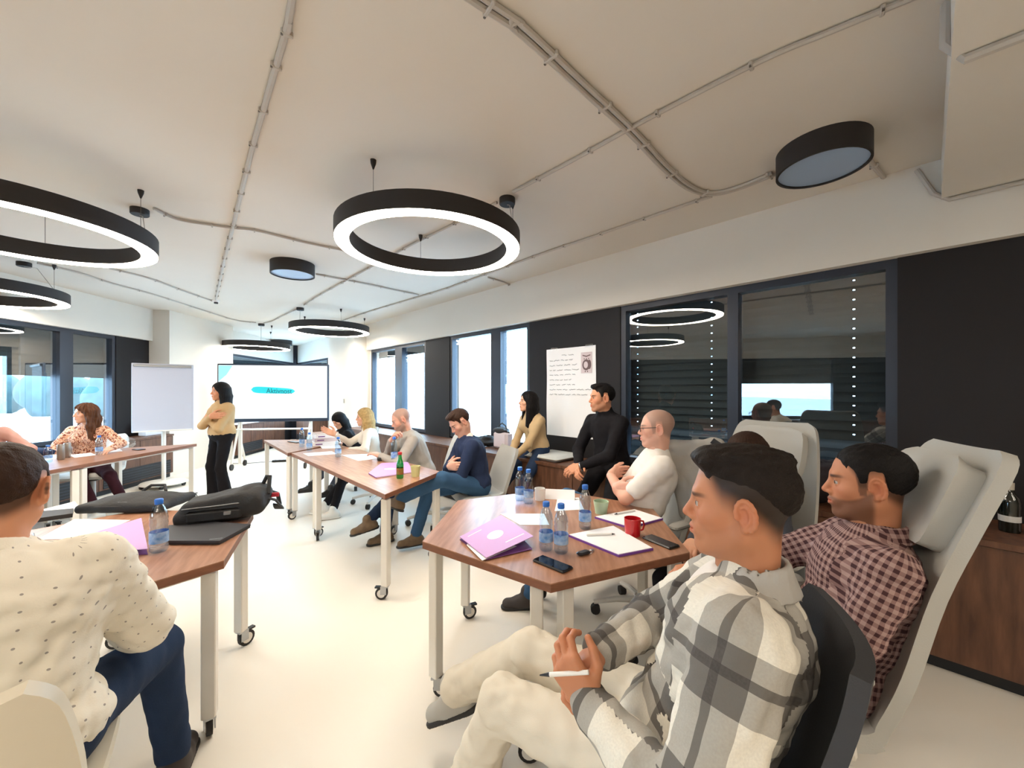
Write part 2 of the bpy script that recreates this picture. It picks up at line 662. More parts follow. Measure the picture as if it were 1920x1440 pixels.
# ------------------------------------------------------------------ low wooden cabinets under the windows
def cabinet_run(fr, D, depth, s0, s1, unit_w, top_h, label, vents, group):
    n = max(1, int(round((s1 - s0) / unit_w)))
    w = (s1 - s0) / n
    for i in range(n):
        a, b = s0 + i * w, s0 + (i + 1) * w
        o = fr(D - depth / 2, (a + b) / 2, 0)
        t = thing('window_cabinet', label(i, n), 'cabinet', o, 0, group)
        mb = MB()
        wbox(mb, fr, D - depth + .02, D, a, b, .07, top_h - .03)
        part('body', mb, 'cabinet_wood', t, origin=o)
        mb = MB()
        wbox(mb, fr, D - depth + .05, D, a, b, 0, .07)
        part('plinth', mb, 'vent_black', t, origin=o)
        k = 2 if w > .9 else 1
        for j in range(k):
            mb = MB()
            wbox(mb, fr, D - depth, D - depth + .02, a + (b - a) * j / k + .004, a + (b - a) * (j + 1) / k - .004, .075, top_h - .035)
            part('front_panel', mb, 'cabinet_wood', t, origin=o)
        if vents and vents(i):
            v = link('vent_grille', None, t)
            mb = MB()
            wbox(mb, fr, D - depth - .004, D - depth, a + .06, b - .06, .09, .30)
            part('grille_back', mb, 'vent_black', v, origin=o)
            for q in range(5):
                mb = MB()
                wbox(mb, fr, D - depth - .008, D - depth - .003, a + .06, b - .06, .105 + q * .038, .118 + q * .038)
                part('grille_bar', mb, 'frame_metal', v, origin=o)
    mb = MB()
    wbox(mb, fr, D - depth - .012, D, s0, s1, top_h - .03, top_h)
    return mb


ordinal = ['first', 'second', 'third', 'fourth', 'fifth', 'sixth', 'seventh', 'eighth', 'ninth', 'tenth']
sR0 = sR(1683) - 2.0
top = cabinet_run(R_, DR, .52, sR0, WR[2][1], 1.35, .72,
                  lambda i, n: 'low walnut cabinet under right hand windows, %s unit counted from the dark bottle' % ordinal[i],
                  lambda i: i in (3, 5), 'cabinets along the right wall')
solo('window_ledge', top, 'cabinet_wood', 'long walnut ledge topping the cabinets where two people perch', 'ledge')
top = cabinet_run(L_, DL, .40, SL_B + .2, sL(277), 1.3, .72,
                  lambda i, n: 'low walnut cabinet under left windows, %s unit counted from the white flip chart' % ordinal[n - 1 - i],
                  lambda i: True, 'cabinets along the left wall')
solo('window_ledge', top, 'cabinet_wood', 'walnut ledge topping the cabinets behind the woman in floral blouse', 'ledge')
top = cabinet_run(L_, DL, .42, WL2[0], SL_AP - 1.6, 1.2, .72,
                  lambda i, n: 'low walnut cabinet behind the display, %s unit counted from the pillar' % ordinal[i],
                  lambda i: i % 2 == 0, 'cabinets behind the display')
solo('window_ledge', top, 'cabinet_wood', 'walnut ledge running into the glazed corner behind the display', 'ledge')
top = cabinet_run(R_, DR, .42, WR_AP[0], SR_AP - 1.6, 1.2, .72,
                  lambda i, n: 'low walnut cabinet in the glazed corner, right of the display, %s from its pillar' % ordinal[i],
                  lambda i: i % 2 == 0, 'cabinets behind the display')
solo('window_ledge', top, 'cabinet_wood', 'walnut ledge in the glazed corner beside the cream pillar', 'ledge')

# ------------------------------------------------------------------ outdoors
solo('ground_outside', MB().prism([(-160, -80), (160, -80), (160, 200), (-160, 200)], -1.2, -1.0), 'asphalt_pale',
     'pale wet car park beyond the windows', 'ground', kind='structure')
random.seed(3)


def blob(c, r, seed, nu=14, nv=10, rough=.22):
    rnd = random.Random(seed)
    ph = [(rnd.uniform(1, 5), rnd.uniform(1, 5), rnd.uniform(0, 6)) for _ in range(5)]
    mb = MB()
    vs, fs = [], []
    for j in range(nv + 1):
        for i in range(nu):
            th, f = PI * j / nv, 2 * PI * i / nu
            k = 1 + rough * sum(math.sin(a * th + b * f * 0 + a * math.sin(f) + q) for a, b, q in ph) / 3
            vs.append((c[0] + r[0] * k * math.sin(th) * math.cos(f), c[1] + r[1] * k * math.sin(th) * math.sin(f), c[2] + r[2] * k * math.cos(th)))
    for j in range(nv):
        for i in range(nu):
            fs.append((j * nu + i, j * nu + (i + 1) % nu, (j + 1) * nu + (i + 1) % nu, (j + 1) * nu + i))
    return mb.add(vs, fs)


for i in range(8):
    Yt = 38 + (i % 2) * 5
    px = -170 + i * 62 + random.uniform(-6, 6)
    g = V((px - 960) / FPX * Yt, Yt, -1.0)
    t = thing('hazy_tree', 'hazy blue green tree across the car park, seen through the left window', 'tree', g, 0, 'trees across the car park')
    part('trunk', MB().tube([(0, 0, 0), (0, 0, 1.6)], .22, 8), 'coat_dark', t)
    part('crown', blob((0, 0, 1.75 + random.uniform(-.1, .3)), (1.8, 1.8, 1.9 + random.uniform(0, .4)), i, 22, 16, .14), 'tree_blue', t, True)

# building glimpsed through the right windows
bo = V(26, 62, -1)
t = thing('office_building', 'pale office block across the street with rows of small windows', 'building', bo)
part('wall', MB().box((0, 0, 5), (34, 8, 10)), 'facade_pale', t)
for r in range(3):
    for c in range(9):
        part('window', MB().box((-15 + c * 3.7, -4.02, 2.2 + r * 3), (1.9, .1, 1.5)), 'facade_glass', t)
# ================================================================== ceiling lamps
def ring_lamp(label, c, R=.65, zb=2.40, h=.115, w=.10, pts=None):
    o = V(c[0], c[1], zb)
    t = thing('ring_lamp', label, 'pendant lamp', o, 0, 'ring pendant lamps')
    n = 64
    part('ring_housing', MB().lathe([(R, .004), (R, h), (R - w, h), (R - w, .004), (R - w + .004, .004), (R - w + .004, .012), (R - .004, .012), (R - .004, .004)], n=n, closed=True), 'lamp_black', t, True)
    part('light_strip', MB().lathe([(R - w + .005, .0), (R - .005, .0), (R - .005, .011), (R - w + .005, .011)], n=n, closed=True), 'lamp_glow', t, True)
    for a in pts or (205, 355, 100):
        q = V(math.cos(math.radians(a)) * (R - w / 2), math.sin(math.radians(a)) * (R - w / 2), 0)
        wire = part('suspension_wire', MB().tube([q + V(0, 0, h - .005), q + V(0, 0, ZC - zb)], .0016, 5), 'clip_dark', t)
        part('ceiling_cup', MB().lathe([(.004, -.055), (.016, -.02), (.018, .001)], q + V(0, 0, ZC - zb), n=10), 'lamp_black', wire, True)
    return t, o


def canopy(t, o, p):
    zb = o[2]
    q = V(p[0] - o[0], p[1] - o[1], ZC - zb)
    part('canopy', MB().lathe([(.0005, -.045), (.052, -.045), (.056, -.04), (.056, .001)], q, n=20), 'lamp_black', t, True)
    d = unit(V(-q[0], -q[1], 0)) if abs(q[0]) + abs(q[1]) > .05 else V(1, 0, 0)
    r = np.linalg.norm(q[:2])
    e = V(q[0] / r, q[1] / r, 0) * .61 if r > .05 else V(.61, 0, 0)
    part('feed_cord', MB().tube([q + V(0, 0, -.045), q * .6 + e * .4 + V(0, 0, q[2] * .4 - .05 - e[2]), e + V(0, 0, .098)], .003, 6), 'box_grey', t)


t, o = ring_lamp('large lit ring lamp hanging over the empty floor between the tables', (-.592, 2.88), zb=2.47, pts=(248, 355, 110))
canopy(t, o, at(951, 372, z=ZC))
t, o = ring_lamp('lit ring lamp hanging above the table with the black backpack', (-3.08, 2.47), zb=2.41, pts=(235, 20, 130))
canopy(t, o, at(262, 392, z=ZC))
t, o = ring_lamp('lit ring lamp hanging near the half lowered blinds of the left window', (-5.50, 4.05), zb=2.41, pts=(280, 20, 140))
canopy(t, o, at(45, 492, z=ZC))
t, o = ring_lamp('lit ring lamp hanging over the table of the blonde woman', (-3.22, 7.0), zb=2.48, pts=(310, 40, 160))
canopy(t, o, at(563, 577, z=ZC))
t, o = ring_lamp('lit ring lamp hanging right in front of the display', (-5.50, 8.5), R=.63, zb=2.35, pts=(225, 330, 95))
canopy(t, o, at(490, 607, z=ZC))

t, o = ring_lamp('lit ring lamp behind the chairs, over the end of the room away from the display', (2.9, -.9), zb=2.45)
canopy(t, o, V(2.5, -.6, ZC))
t, o = ring_lamp('added unseen lit ring lamp over the empty floor behind the dotted shirt man', (-.9, -1.3), zb=2.45)  # extra ring behind the camera, added to brighten the near side
canopy(t, o, V(-1.2, -1.0, ZC))


def drum_lamp(label, px, py, R, zb=2.675):
    p = at(px, py, z=zb)
    t = thing('drum_lamp', label, 'ceiling lamp', V(p[0], p[1], ZC), 0, 'unlit drum ceiling lamps')
    h = ZC - zb
    part('drum_shade', MB().lathe([(R, -h), (R, 0.001), (R - .012, 0.001), (R - .012, -h)], n=48, closed=True), 'lamp_black', t, True)
    part('diffuser', MB().lathe([(.001, -h + .01), (R - .012, -h + .01), (R - .012, -h + .018), (.001, -h + .018)], n=48), 'lamp_diffuser', t, True)


drum_lamp('black drum ceiling lamp beside the cream junction box and beam', 1541, 318, .215)
drum_lamp('black drum ceiling lamp hanging between two lit rings, over the standing woman', 549, 516, .212)
drum_lamp('black drum ceiling lamp close to the glazed corner behind the display', 528, 647, .25)


# ================================================================== surface cables with clips
def cable(label, pts, w=.011, step=.34, parallel=0, name='ceiling_cable', ext=0.0):
    P = [at(px, py, z=ZC - .012) for px, py in pts]
    if ext:          # the run goes on overhead, past the frame
        P.insert(0, P[0] + unit(P[0] - P[1]) * ext)
    o = P[0]
    t = thing(name, label, 'cable', o, 0, 'cables on the ceiling')
    fine = []
    for i in range(len(P) - 1):          # Catmull-Rom so the runs bend softly
        p0, p1, p2, p3 = P[max(i - 1, 0)], P[i], P[i + 1], P[min(i + 2, len(P) - 1)]
        for k in range(5):
            u = k / 5
            fine.append(.5 * ((2 * p1) + (-p0 + p2) * u + (2 * p0 - 5 * p1 + 4 * p2 - p3) * u * u + (-p0 + 3 * p1 - 3 * p2 + p3) * u ** 3))
    fine.append(P[-1])
    offs = [0] if not parallel else [-parallel, parallel]
    for of in offs:
        q = []
        for i, p in enumerate(fine):
            d = unit(fine[min(i + 1, len(fine) - 1)] - fine[max(i - 1, 0)])
            q.append(p + V(-d[1], d[0], 0) * of - o)
        part('conduit', MB().tube(q, w, 7, flat=(w, .011)), 'cable_grey', t, True)
    acc = .1
    for i in range(1, len(fine)):
        seg = fine[i] - fine[i - 1]
        L = np.linalg.norm(seg)
        while acc < L:
            p = fine[i - 1] + seg * acc / L
            d = unit(seg)
            R = np.array([d, V(-d[1], d[0], 0), V(0, 0, 1)]).T
            part('clip', MB().box(p - o + V(0, 0, -.001), (.016, (w + parallel) * 2 + .016, .024), R, .004), 'cable_grey', t)
            part('clip_screw', MB().box(p - o + V(-d[1], d[0], 0) * (w + parallel + .004) + V(0, 0, -.010), (.008, .008, .008), R), 'clip_dark', t)
            acc += step
        acc -= L


cable('grey conduit running from overhead down to the smoke detector by the pillar', [(552, -30), (540, 45), (500, 185), (470, 290), (445, 390), (437, 425), (420, 490), (405, 562)], .013, ext=2.6)
cable('grey cable between the left ring lamp canopy and the large ring lamp', [(288, 391), (330, 410), (385, 420), (437, 427), (480, 432), (575, 455), (660, 472)], .008, .3)
cable('thick double conduit curving from overhead to the right drum lamp', [(870, -18), (965, 45), (1090, 160), (1185, 248), (1245, 312), (1290, 350), (1330, 363), (1380, 354), (1450, 326)], .012, .4, .016, ext=2.4)
cable('long conduit crossing the double conduit and feeding the large ring lamp', [(1730, -12), (1560, 58), (1425, 115), (1220, 220), (1075, 300), (962, 360)], .012, .4)
cable('cable from the large ring lamp canopy to the ring over the blonde woman', [(932, 380), (820, 435), (760, 465), (660, 520), (600, 553), (570, 572)], .008, .4)
cable('cable linking the canopies of the two farthest ring lamps', [(556, 580), (530, 592), (510, 602), (494, 606)], .008, .5)
cable('cable running along the left side between two ring lamp canopies', [(480, 605), (440, 600), (390, 585), (290, 553), (215, 533), (150, 512), (70, 493)], .008, .5)
cable('straight conduit parallel to the right windows, beside the bulkhead', [(1335, 368), (1300, 379), (1180, 420), (1090, 451), (1015, 476), (840, 540), (770, 561), (690, 585), (640, 602)], .010, .4)
cable('short cable from the middle drum lamp towards the right windows', [(592, 514), (650, 525), (700, 535), (785, 553)], .009, .35)
cable('thin cable ending at the smoke detector, left of the drum lamp', [(205, 503), (280, 522), (345, 546), (400, 565)], .007, .4)
cable('short loose cable end beside the large ring lamp', [(915, 520), (945, 529), (965, 538), (985, 540)], .006, .3)
cable('bent conduit joining the right drum lamp and the cream junction box', [(1630, 300), (1655, 330), (1672, 350), (1700, 351)], .013, .3)
p = at(1725, 348, z=ZC - .03)
solo('junction_box', MB().box(p, (.11, .11, .05), np.array([UR, NR, V(0, 0, 1)]).T, .008), 'box_grey', 'cream square junction box on the ceiling beside the beam', 'junction box')
pts = [R_(DR - .095, sb + .10, ZC - .03), R_(DR - .1, sb + .03, 2.60), R_(DR - .1, sb - .03, 2.545), R_(DR - .1, sb - .5, 2.545), R_(DR - .1, sb - 1.3, 2.545)]
solo('beam_cable', MB().tube(pts, .013, 8), 'cable_grey', 'grey conduit following the foot of the dropped beam', 'cable', smooth=True)
pts = [R_(2.05, sb + .01, 2.79), R_(2.02, sb + .012, 2.63), R_(2.0, sb - .03, 2.545), R_(2.02, sb - .9, 2.545)]
solo('beam_cable', MB().tube(pts, .016, 8), 'cable_grey', 'thick grey conduit wrapping the near end of the dropped beam', 'cable', smooth=True)
p = at(405, 563, z=ZC)
t = thing('smoke_detector', 'small white smoke detector where two ceiling cables end', 'detector', p)
part('base', MB().lathe([(.001, -.03), (.04, -.03), (.05, -.015), (.05, .001)], n=20), 'white_ceramic', t, True)
part('sensor_head', MB().lathe([(.001, -.055), (.025, -.052), (.028, -.03)], n=16), 'frame_metal', t, True)

# ================================================================== flip chart paper taped to the dark wall
def owl(fr, d, s, z, k, t, o):
    """small owl print: pale card, body, wing, feet and eyes as thin layers"""
    def lay(name, pts, m, dd):
        P = [fr(d - dd, s - x * k, z + y * k) for x, y in pts]
        n = len(P)
        P2 = [p + NR * .0008 for p in P]
        mb = MB().add(P + P2, [tuple(range(n)), tuple(range(2 * n - 1, n - 1, -1))] + [(i, (i + 1) % n, n + (i + 1) % n, n + i) for i in range(n)])
        part(name, mb, m, t, origin=o)
    ell = lambda cx, cy, rx, ry, n=14: [(cx + rx * math.cos(2 * PI * i / n), cy + ry * math.sin(2 * PI * i / n)) for i in range(n)]
    lay('owl_card', [(-.5, -.75), (.5, -.75), (.5, .85), (-.5, .85)], 'owl_pale', .002)
    lay('owl_body', ell(-.02, -.12, .36, .42), 'owl_brown', .003)
    lay('owl_wing', ell(.27, -.1, .17, .36), 'owl_brown', .004)
    lay('owl_chest', ell(-.05, -.12, .2, .26), 'owl_pale', .004)
    lay('owl_brow', [(-.36, .58), (0, .48), (.36, .58), (.36, .66), (0, .57), (-.36, .66)], 'owl_brown', .003)
    for x in (-.2, 0, .2):
        lay('owl_eye', ell(x, .34, .04, .06, 8), 'owl_brown', .003)
    for x in (-.1, .1):
        lay('owl_foot', ell(x, -.62, .05, .06, 8), 'owl_brown', .003)


s0, s1 = sR(1120), sR(1028)
o = R_(DR - .025, (s0 + s1) / 2, .93)
t = thing('paper_sheet', 'large white flip chart sheet with pen writing and an owl picture, taped to dark wall', 'poster', o)
mb = MB()
n = 10
vs, fs = [], []
for i in range(n + 1):
    for j in range(n + 1):
        u, w = i / n, j / n
        vs.append(R_(DR - .024 - .006 * math.sin(3 * u + 5 * w) ** 2, s0 + (s1 - s0) * u, .93 + .99 * w))
for i in range(n):
    for j in range(n):
        a = i * (n + 1) + j
        fs.append((a, a + 1, a + n + 2, a + n + 1))
part('sheet', mb.add(vs, fs), 'paper', t, True, origin=o)
rr = random.Random(5)
for i in range(9):
    z = 1.84 - i * .055
    x = s1 - .05 - (.18 if i == 0 else 0)
    while x > s0 + (.30 if i < 7 else .12):
        L = rr.uniform(.03, .09)
        q = [R_(DR - .0325, x - L * k / 6, z + rr.uniform(-.006, .006)) for k in range(7)]
        part('pen_line', MB().tube(q, .0022, 4), 'ink', t, origin=o)
        x -= L + rr.uniform(.015, .03)
owl(R_, DR - .031, s0 + .115, 1.735, .14, t, o)
for s in (s0 + .08, s1 - .12):
    mb = MB()
    wbox(mb, R_, DR - .034, DR - .0225, s - .05, s + .05, 1.905, 1.935)
    part('tape_strip', mb, 'film_clear', t, origin=o)

# ================================================================== mobile display
cL, cR = at(407, 733, Y=7.30), at(616, 733, Y=7.62)
ux = unit(cR - cL); uy = unit(np.cross(V(0, 0, 1), ux)); Wd = float(np.linalg.norm(cR - cL))
mid = (cL + cR) / 2
o = V(mid[0], mid[1], 0)
t = thing('display_stand', 'large lit presentation display on a white wheeled stand', 'display', o)


def D_(x, y, z):
    return ux * x + uy * y + V(0, 0, z)


RD = np.array([ux, uy, V(0, 0, 1)]).T
zb_, zt_ = .86, 1.95
hw = Wd / 2
part('bezel', MB().box(D_(0, .03, (zb_ + zt_) / 2), (Wd, .06, zt_ - zb_), RD, .008), 'screen_bezel', t)
scr = part('screen', MB().box(D_(0, -.002, (zb_ + zt_) / 2 + .015), (Wd - .05, .006, zt_ - zb_ - .09), RD), 'screen_white', t)
# slide: pale corner tint, a cyan brush stroke and the word on it
zc_ = (zb_ + zt_) / 2
part('slide_tint', MB().add([D_(-hw + .03, -.006, 1.91), D_(-hw + .26, -.006, 1.91), D_(-hw + .16, -.006, 1.74), D_(-hw + .03, -.006, 1.62)], [(0, 1, 2, 3)]), 'screen_pale_cyan', scr)
st = []
n = 22
for i in range(n):
    u = i / (n - 1)
    st.append((-.39 + .76 * u, 1.47 - .03 * u + (.062 - .02 * u) * math.sqrt(max(0, 1 - abs(2 * u - 1) ** 6))))
for i in range(n):
    u = 1 - i / (n - 1)
    st.append((-.39 + .76 * u, 1.46 - .03 * u - (.062 - .015 * u) * math.sqrt(max(0, 1 - abs(2 * u - 1) ** 6))))
part('slide_stroke', MB().add([D_(x, -.0075, z) for x, z in st], [tuple(range(len(st)))]), 'screen_cyan', scr)
cu = bpy.data.curves.new('slide_text', 'FONT')
cu.body = 'Aktivnost'
cu.size = .135
cu.extrude = .0008
tmp = bpy.data.objects.new('slide_text', cu)
COL.objects.link(tmp)
dg = bpy.context.evaluated_depsgraph_get()
me = bpy.data.meshes.new_from_object(tmp.evaluated_get(dg))
bpy.data.objects.remove(tmp)
me.materials.clear()
me.materials.append(MATS['screen_text'])
for v in me.vertices:
    v.co = Vector(D_(-.13 + v.co.x * .85, -.0095 - v.co.z * .5, 1.40 + v.co.y - .02 * v.co.x))
link('slide_text', me, scr)
for s in (-.62, .62):
    part('upright', MB().box(D_(s, .09, .62), (.05, .05, 1.1), RD), 'white_metal', t)
    lg = part('leg', MB().tube([D_(s, .06, .85), D_(s, -.10, .45), D_(s, -.22, .12)], .02, 8), 'white_metal', t, True)
    part('leg', MB().tube([D_(s, .08, .55), D_(s, .26, .12)], .02, 8), 'white_metal', t, True)
    for y in (-.22, .26):
        part('caster', MB().add(*(lambda m: (m.v, m.f))(MB().tube([D_(s - .014, y, .055), D_(s + .014, y, .055)], .055, 16))), 'rubber', t, True)
part('tray', MB().box(D_(0, .02, .72), (1.3, .16, .02), RD), 'white_metal', t)

# ================================================================== flip chart easel
bc = at(307, 733, Y=5.95)
o = V(bc[0], bc[1], 0)
f = unit(V(-bc[0], -bc[1], 0)); r = V(-f[1], f[0], 0)
t = thing('flip_chart', 'white flip chart easel on a round wheeled foot beside the left pillar', 'flip chart', o)
RF = np.array([r, f, V(0, 0, 1)]).T
E_ = lambda x, y, z: r * x + f * y + V(0, 0, z)
part('board', MB().box(E_(0, .05, 1.34), (.70, .025, 1.01), RF, .006), 'board_white', t)
part('paper_clamp', MB().box(E_(0, .075, 1.81), (.66, .03, .035), RF, .006), 'steel', t)
part('paper_pad', MB().box(E_(0, .0665, 1.32), (.66, .006, .95), RF), 'board_white', t)
part('tray', MB().box(E_(0, .09, .85), (.66, .08, .015), RF), 'white_metal', t)
part('pole', MB().tube([E_(0, 0, .08), E_(0, 0, 1.7)], .027, 14), 'white_metal', t, True)
part('foot', MB().lathe([(.001, .10), (.12, .10), (.27, .075), (.29, .055), (.27, .045), (.001, .045)], n=28), 'white_metal', t, True)
for a in range(5):
    w = a * 2 * PI / 5 + .3
    part('caster', MB().tube([(.25 * math.cos(w) - .012, .25 * math.sin(w), .03), (.25 * math.cos(w) + .012, .25 * math.sin(w), .03)], .03, 12), 'rubber', t, True)
# ================================================================== trapezoid tables on casters
TT = .74


def caster_parts(t, p, d, base_leg):
    """wheel, fork and brake lever under a leg; d = trailing direction"""
    s = V(-d[1], d[0], 0)
    c = p + d * .03
    part('wheel', MB().tube([c - s * .011 + V(0, 0, .042), c + s * .011 + V(0, 0, .042)], .042, 18), 'rubber', base_leg, True)
    part('wheel_hub', MB().tube([c - s * .013 + V(0, 0, .042), c + s * .013 + V(0, 0, .042)], .028, 14), 'white_metal', base_leg, True)
    R = np.array([d, s, V(0, 0, 1)]).T
    part('fork', MB().box(p + d * .012 + s * .018 + V(0, 0, .066), (.04, .004, .055), R).box(p + d * .012 - s * .018 + V(0, 0, .066), (.04, .004, .055), R)
         .box(p + d * .005 + V(0, 0, .092), (.05, .042, .010), R), 'steel', base_leg)
    part('brake', MB().box(p + d * .052 + V(0, 0, .083), (.045, .026, .010), R), 'black_plastic', base_leg)


def table(label, verts, inset=.055, seed=0):
    """trapezoid top from its corners (counter-clockwise), square white legs with casters"""
    vs = [V(p[0], p[1], 0) for p in verts]
    n = len(vs)
    ctr = sum(vs) / n
    t = thing('trapezoid_table', label, 'table', ctr, 0, 'wheeled trapezoid tables')
    loc = [p - ctr for p in vs]
    # long axis becomes local x so the grain runs along it
    e = max(range(n), key=lambda i: np.linalg.norm(loc[(i + 1) % n] - loc[i]))
    dx = unit(loc[(e + 1) % n] - loc[e])
    a = math.atan2(dx[1], dx[0])
    t.rotation_euler = (0, 0, a)
    Ri = np.array([[math.cos(a), math.sin(a), 0], [-math.sin(a), math.cos(a), 0], [0, 0, 1]])
    loc = [Ri @ p for p in loc]
    part('tabletop', MB().prism(loc, TT - .004, TT), 'walnut', t)
    part('shaded_edge', MB().prism(loc, TT - .034, TT - .004), 'walnut_shaded', t)  # same slab as the top, its edge painted darker than the daylit face

    def offset(d):
        res = []
        for i in range(n):
            a_, b_, c_ = loc[i - 1], loc[i], loc[(i + 1) % n]
            d1, d2 = unit(b_ - a_), unit(c_ - b_)
            n1, n2 = V(-d1[1], d1[0], 0), V(-d2[1], d2[0], 0)
            res.append(b_ + (n1 + n2) / (1 + np.dot(n1, n2)) * d)
        return res
    fr = offset(.045)
    part('frame', MB().prism(fr, TT - .055, TT - .034), 'white_metal', t)
    fr2 = offset(inset)
    rr = random.Random(seed)
    for i, p in enumerate(fr2):
        nx = unit(fr2[(i + 1) % n] - p)
        R = np.array([nx, V(-nx[1], nx[0], 0), V(0, 0, 1)]).T
        lg = part('leg', MB().box(p + V(0, 0, (TT - .045 + .095) / 2), (.05, .05, TT - .045 - .095), R, .004), 'white_metal', t)
        w = rr.uniform(0, 2 * PI)
        caster_parts(t, p, V(math.cos(w), math.sin(w), 0), lg)
    return t


def hexa(c, R, ph):
    return [V(c[0] + R * math.cos(math.radians(ph + 60 * k)), c[1] + R * math.sin(math.radians(ph + 60 * k)), 0) for k in range(6)]


h = hexa((.213, 2.119), .69, 24)          # D, E, F, A, B, C
table('walnut trapezoid table bearing the open lilac folder and a phone', [h[1], h[2], h[3], h[4]], seed=1)
table('walnut trapezoid table bearing the red mug, next to the plaid jacket man', [h[4], h[5], h[0], h[1]], seed=2)
h = hexa((-1.887, 1.693), .70, -5.2)      # C1, C2, ...
table('walnut trapezoid table bearing the laptop and black backpack', [h[5], h[0], h[1], h[2]], seed=3)
table('walnut trapezoid table in front of the dotted shirt man, on his left', [h[2], h[3], h[4], h[5]], seed=4)
F0 = V(-.859, 2.67, 0); u = unit(V(-.675, .737, 0)); nn = V(u[1], -u[0], 0)
table('walnut trapezoid table bearing the green glass bottle', [F0, F0 + u * .4 + nn * .685, F0 + u * 1.2 + nn * .685, F0 + u * 1.6], .03, 5)
table('walnut trapezoid table where the blonde woman rests her arm', [F0 + u * 1.6, F0 + u * 1.2 + nn * .685, F0 + u * 2.77 + nn * .64, F0 + u * 2.4], .03, 6)
G0 = F0 + u * 2.44 - nn * .03; u2 = unit(V(-.65, .76, 0)); n2 = V(u2[1], -u2[0], 0)
table('walnut trapezoid table bearing the stack of boxes and books', [G0, G0 + u2 * .42 + n2 * .56, G0 + u2 * 1.16 + n2 * .56, G0 + u2 * 1.56], .03, 7)
K0 = at(150, 871.5, z=TT); ul = unit(V(-.06, 1, 0)); nl = V(-ul[1], ul[0], 0)
K0[2] = 0
table('walnut trapezoid table in front of the woman in floral blouse', [K0, K0 + ul * 1.5, K0 + ul * 1.12 + nl * .66, K0 + ul * .38 + nl * .66], .03, 8)
table('walnut trapezoid table between the dotted shirt man and the floral blouse woman', [K0 - ul * .76, K0, K0 + ul * .38 + nl * .66, K0 - ul * 1.14 + nl * .66], .03, 9)


# ================================================================== chairs
def ribbon(prof, thick, nx=10):
    """bent shell swept sideways. prof: (y, z, halfwidth, curl)"""
    m = len(prof)
    top, bot = [], []
    for i, (y, z, hw, cu) in enumerate(prof):
        y0, z0 = prof[max(i - 1, 0)][:2]
        y1, z1 = prof[min(i + 1, m - 1)][:2]
        t = unit(V(0, y1 - y0, z1 - z0))
        nrm = V(0, t[2], -t[1])
        if nrm[1] < 0 and abs(nrm[1]) > abs(nrm[2]):
            pass
        for k in range(nx + 1):
            x = (k / nx * 2 - 1)
            c = V(x * hw, y, z) + nrm * (cu * x * x)
            top.append(c + nrm * thick / 2)
            bot.append(c - nrm * thick / 2)
    N = len(top)
    fs = []
    w = nx + 1
    for i in range(m - 1):
        for k in range(nx):
            a = i * w + k
            fs.append((a, a + 1, a + w + 1, a + w))
            fs.append((N + a, N + a + w, N + a + w + 1, N + a + 1))
        a = i * w
        fs.append((a, a + w, N + a + w, N + a))
        b = i * w + nx
        fs.append((b, N + b, N + b + w, b + w))
    for k in range(nx):
        fs.append((k, N + k, N + k + 1, k + 1))
        a = (m - 1) * w + k
        fs.append((a, a + 1, N + a + 1, N + a))
    return MB().add(top + bot, fs)


def spline(pts, n):
    P = [np.array(p, dtype=float) for p in pts]
    res = []
    for i in range(len(P) - 1):
        p0, p1, p2, p3 = P[max(i - 1, 0)], P[i], P[i + 1], P[min(i + 2, len(P) - 1)]
        for k in range(n):
            q = k / n
            res.append(tuple(.5 * ((2 * p1) + (-p0 + p2) * q + (2 * p0 - 5 * p1 + 4 * p2 - p3) * q * q + (-p0 + 3 * p1 - 3 * p2 + p3) * q ** 3)))
    res.append(tuple(P[-1]))
    return res


_cm = {}


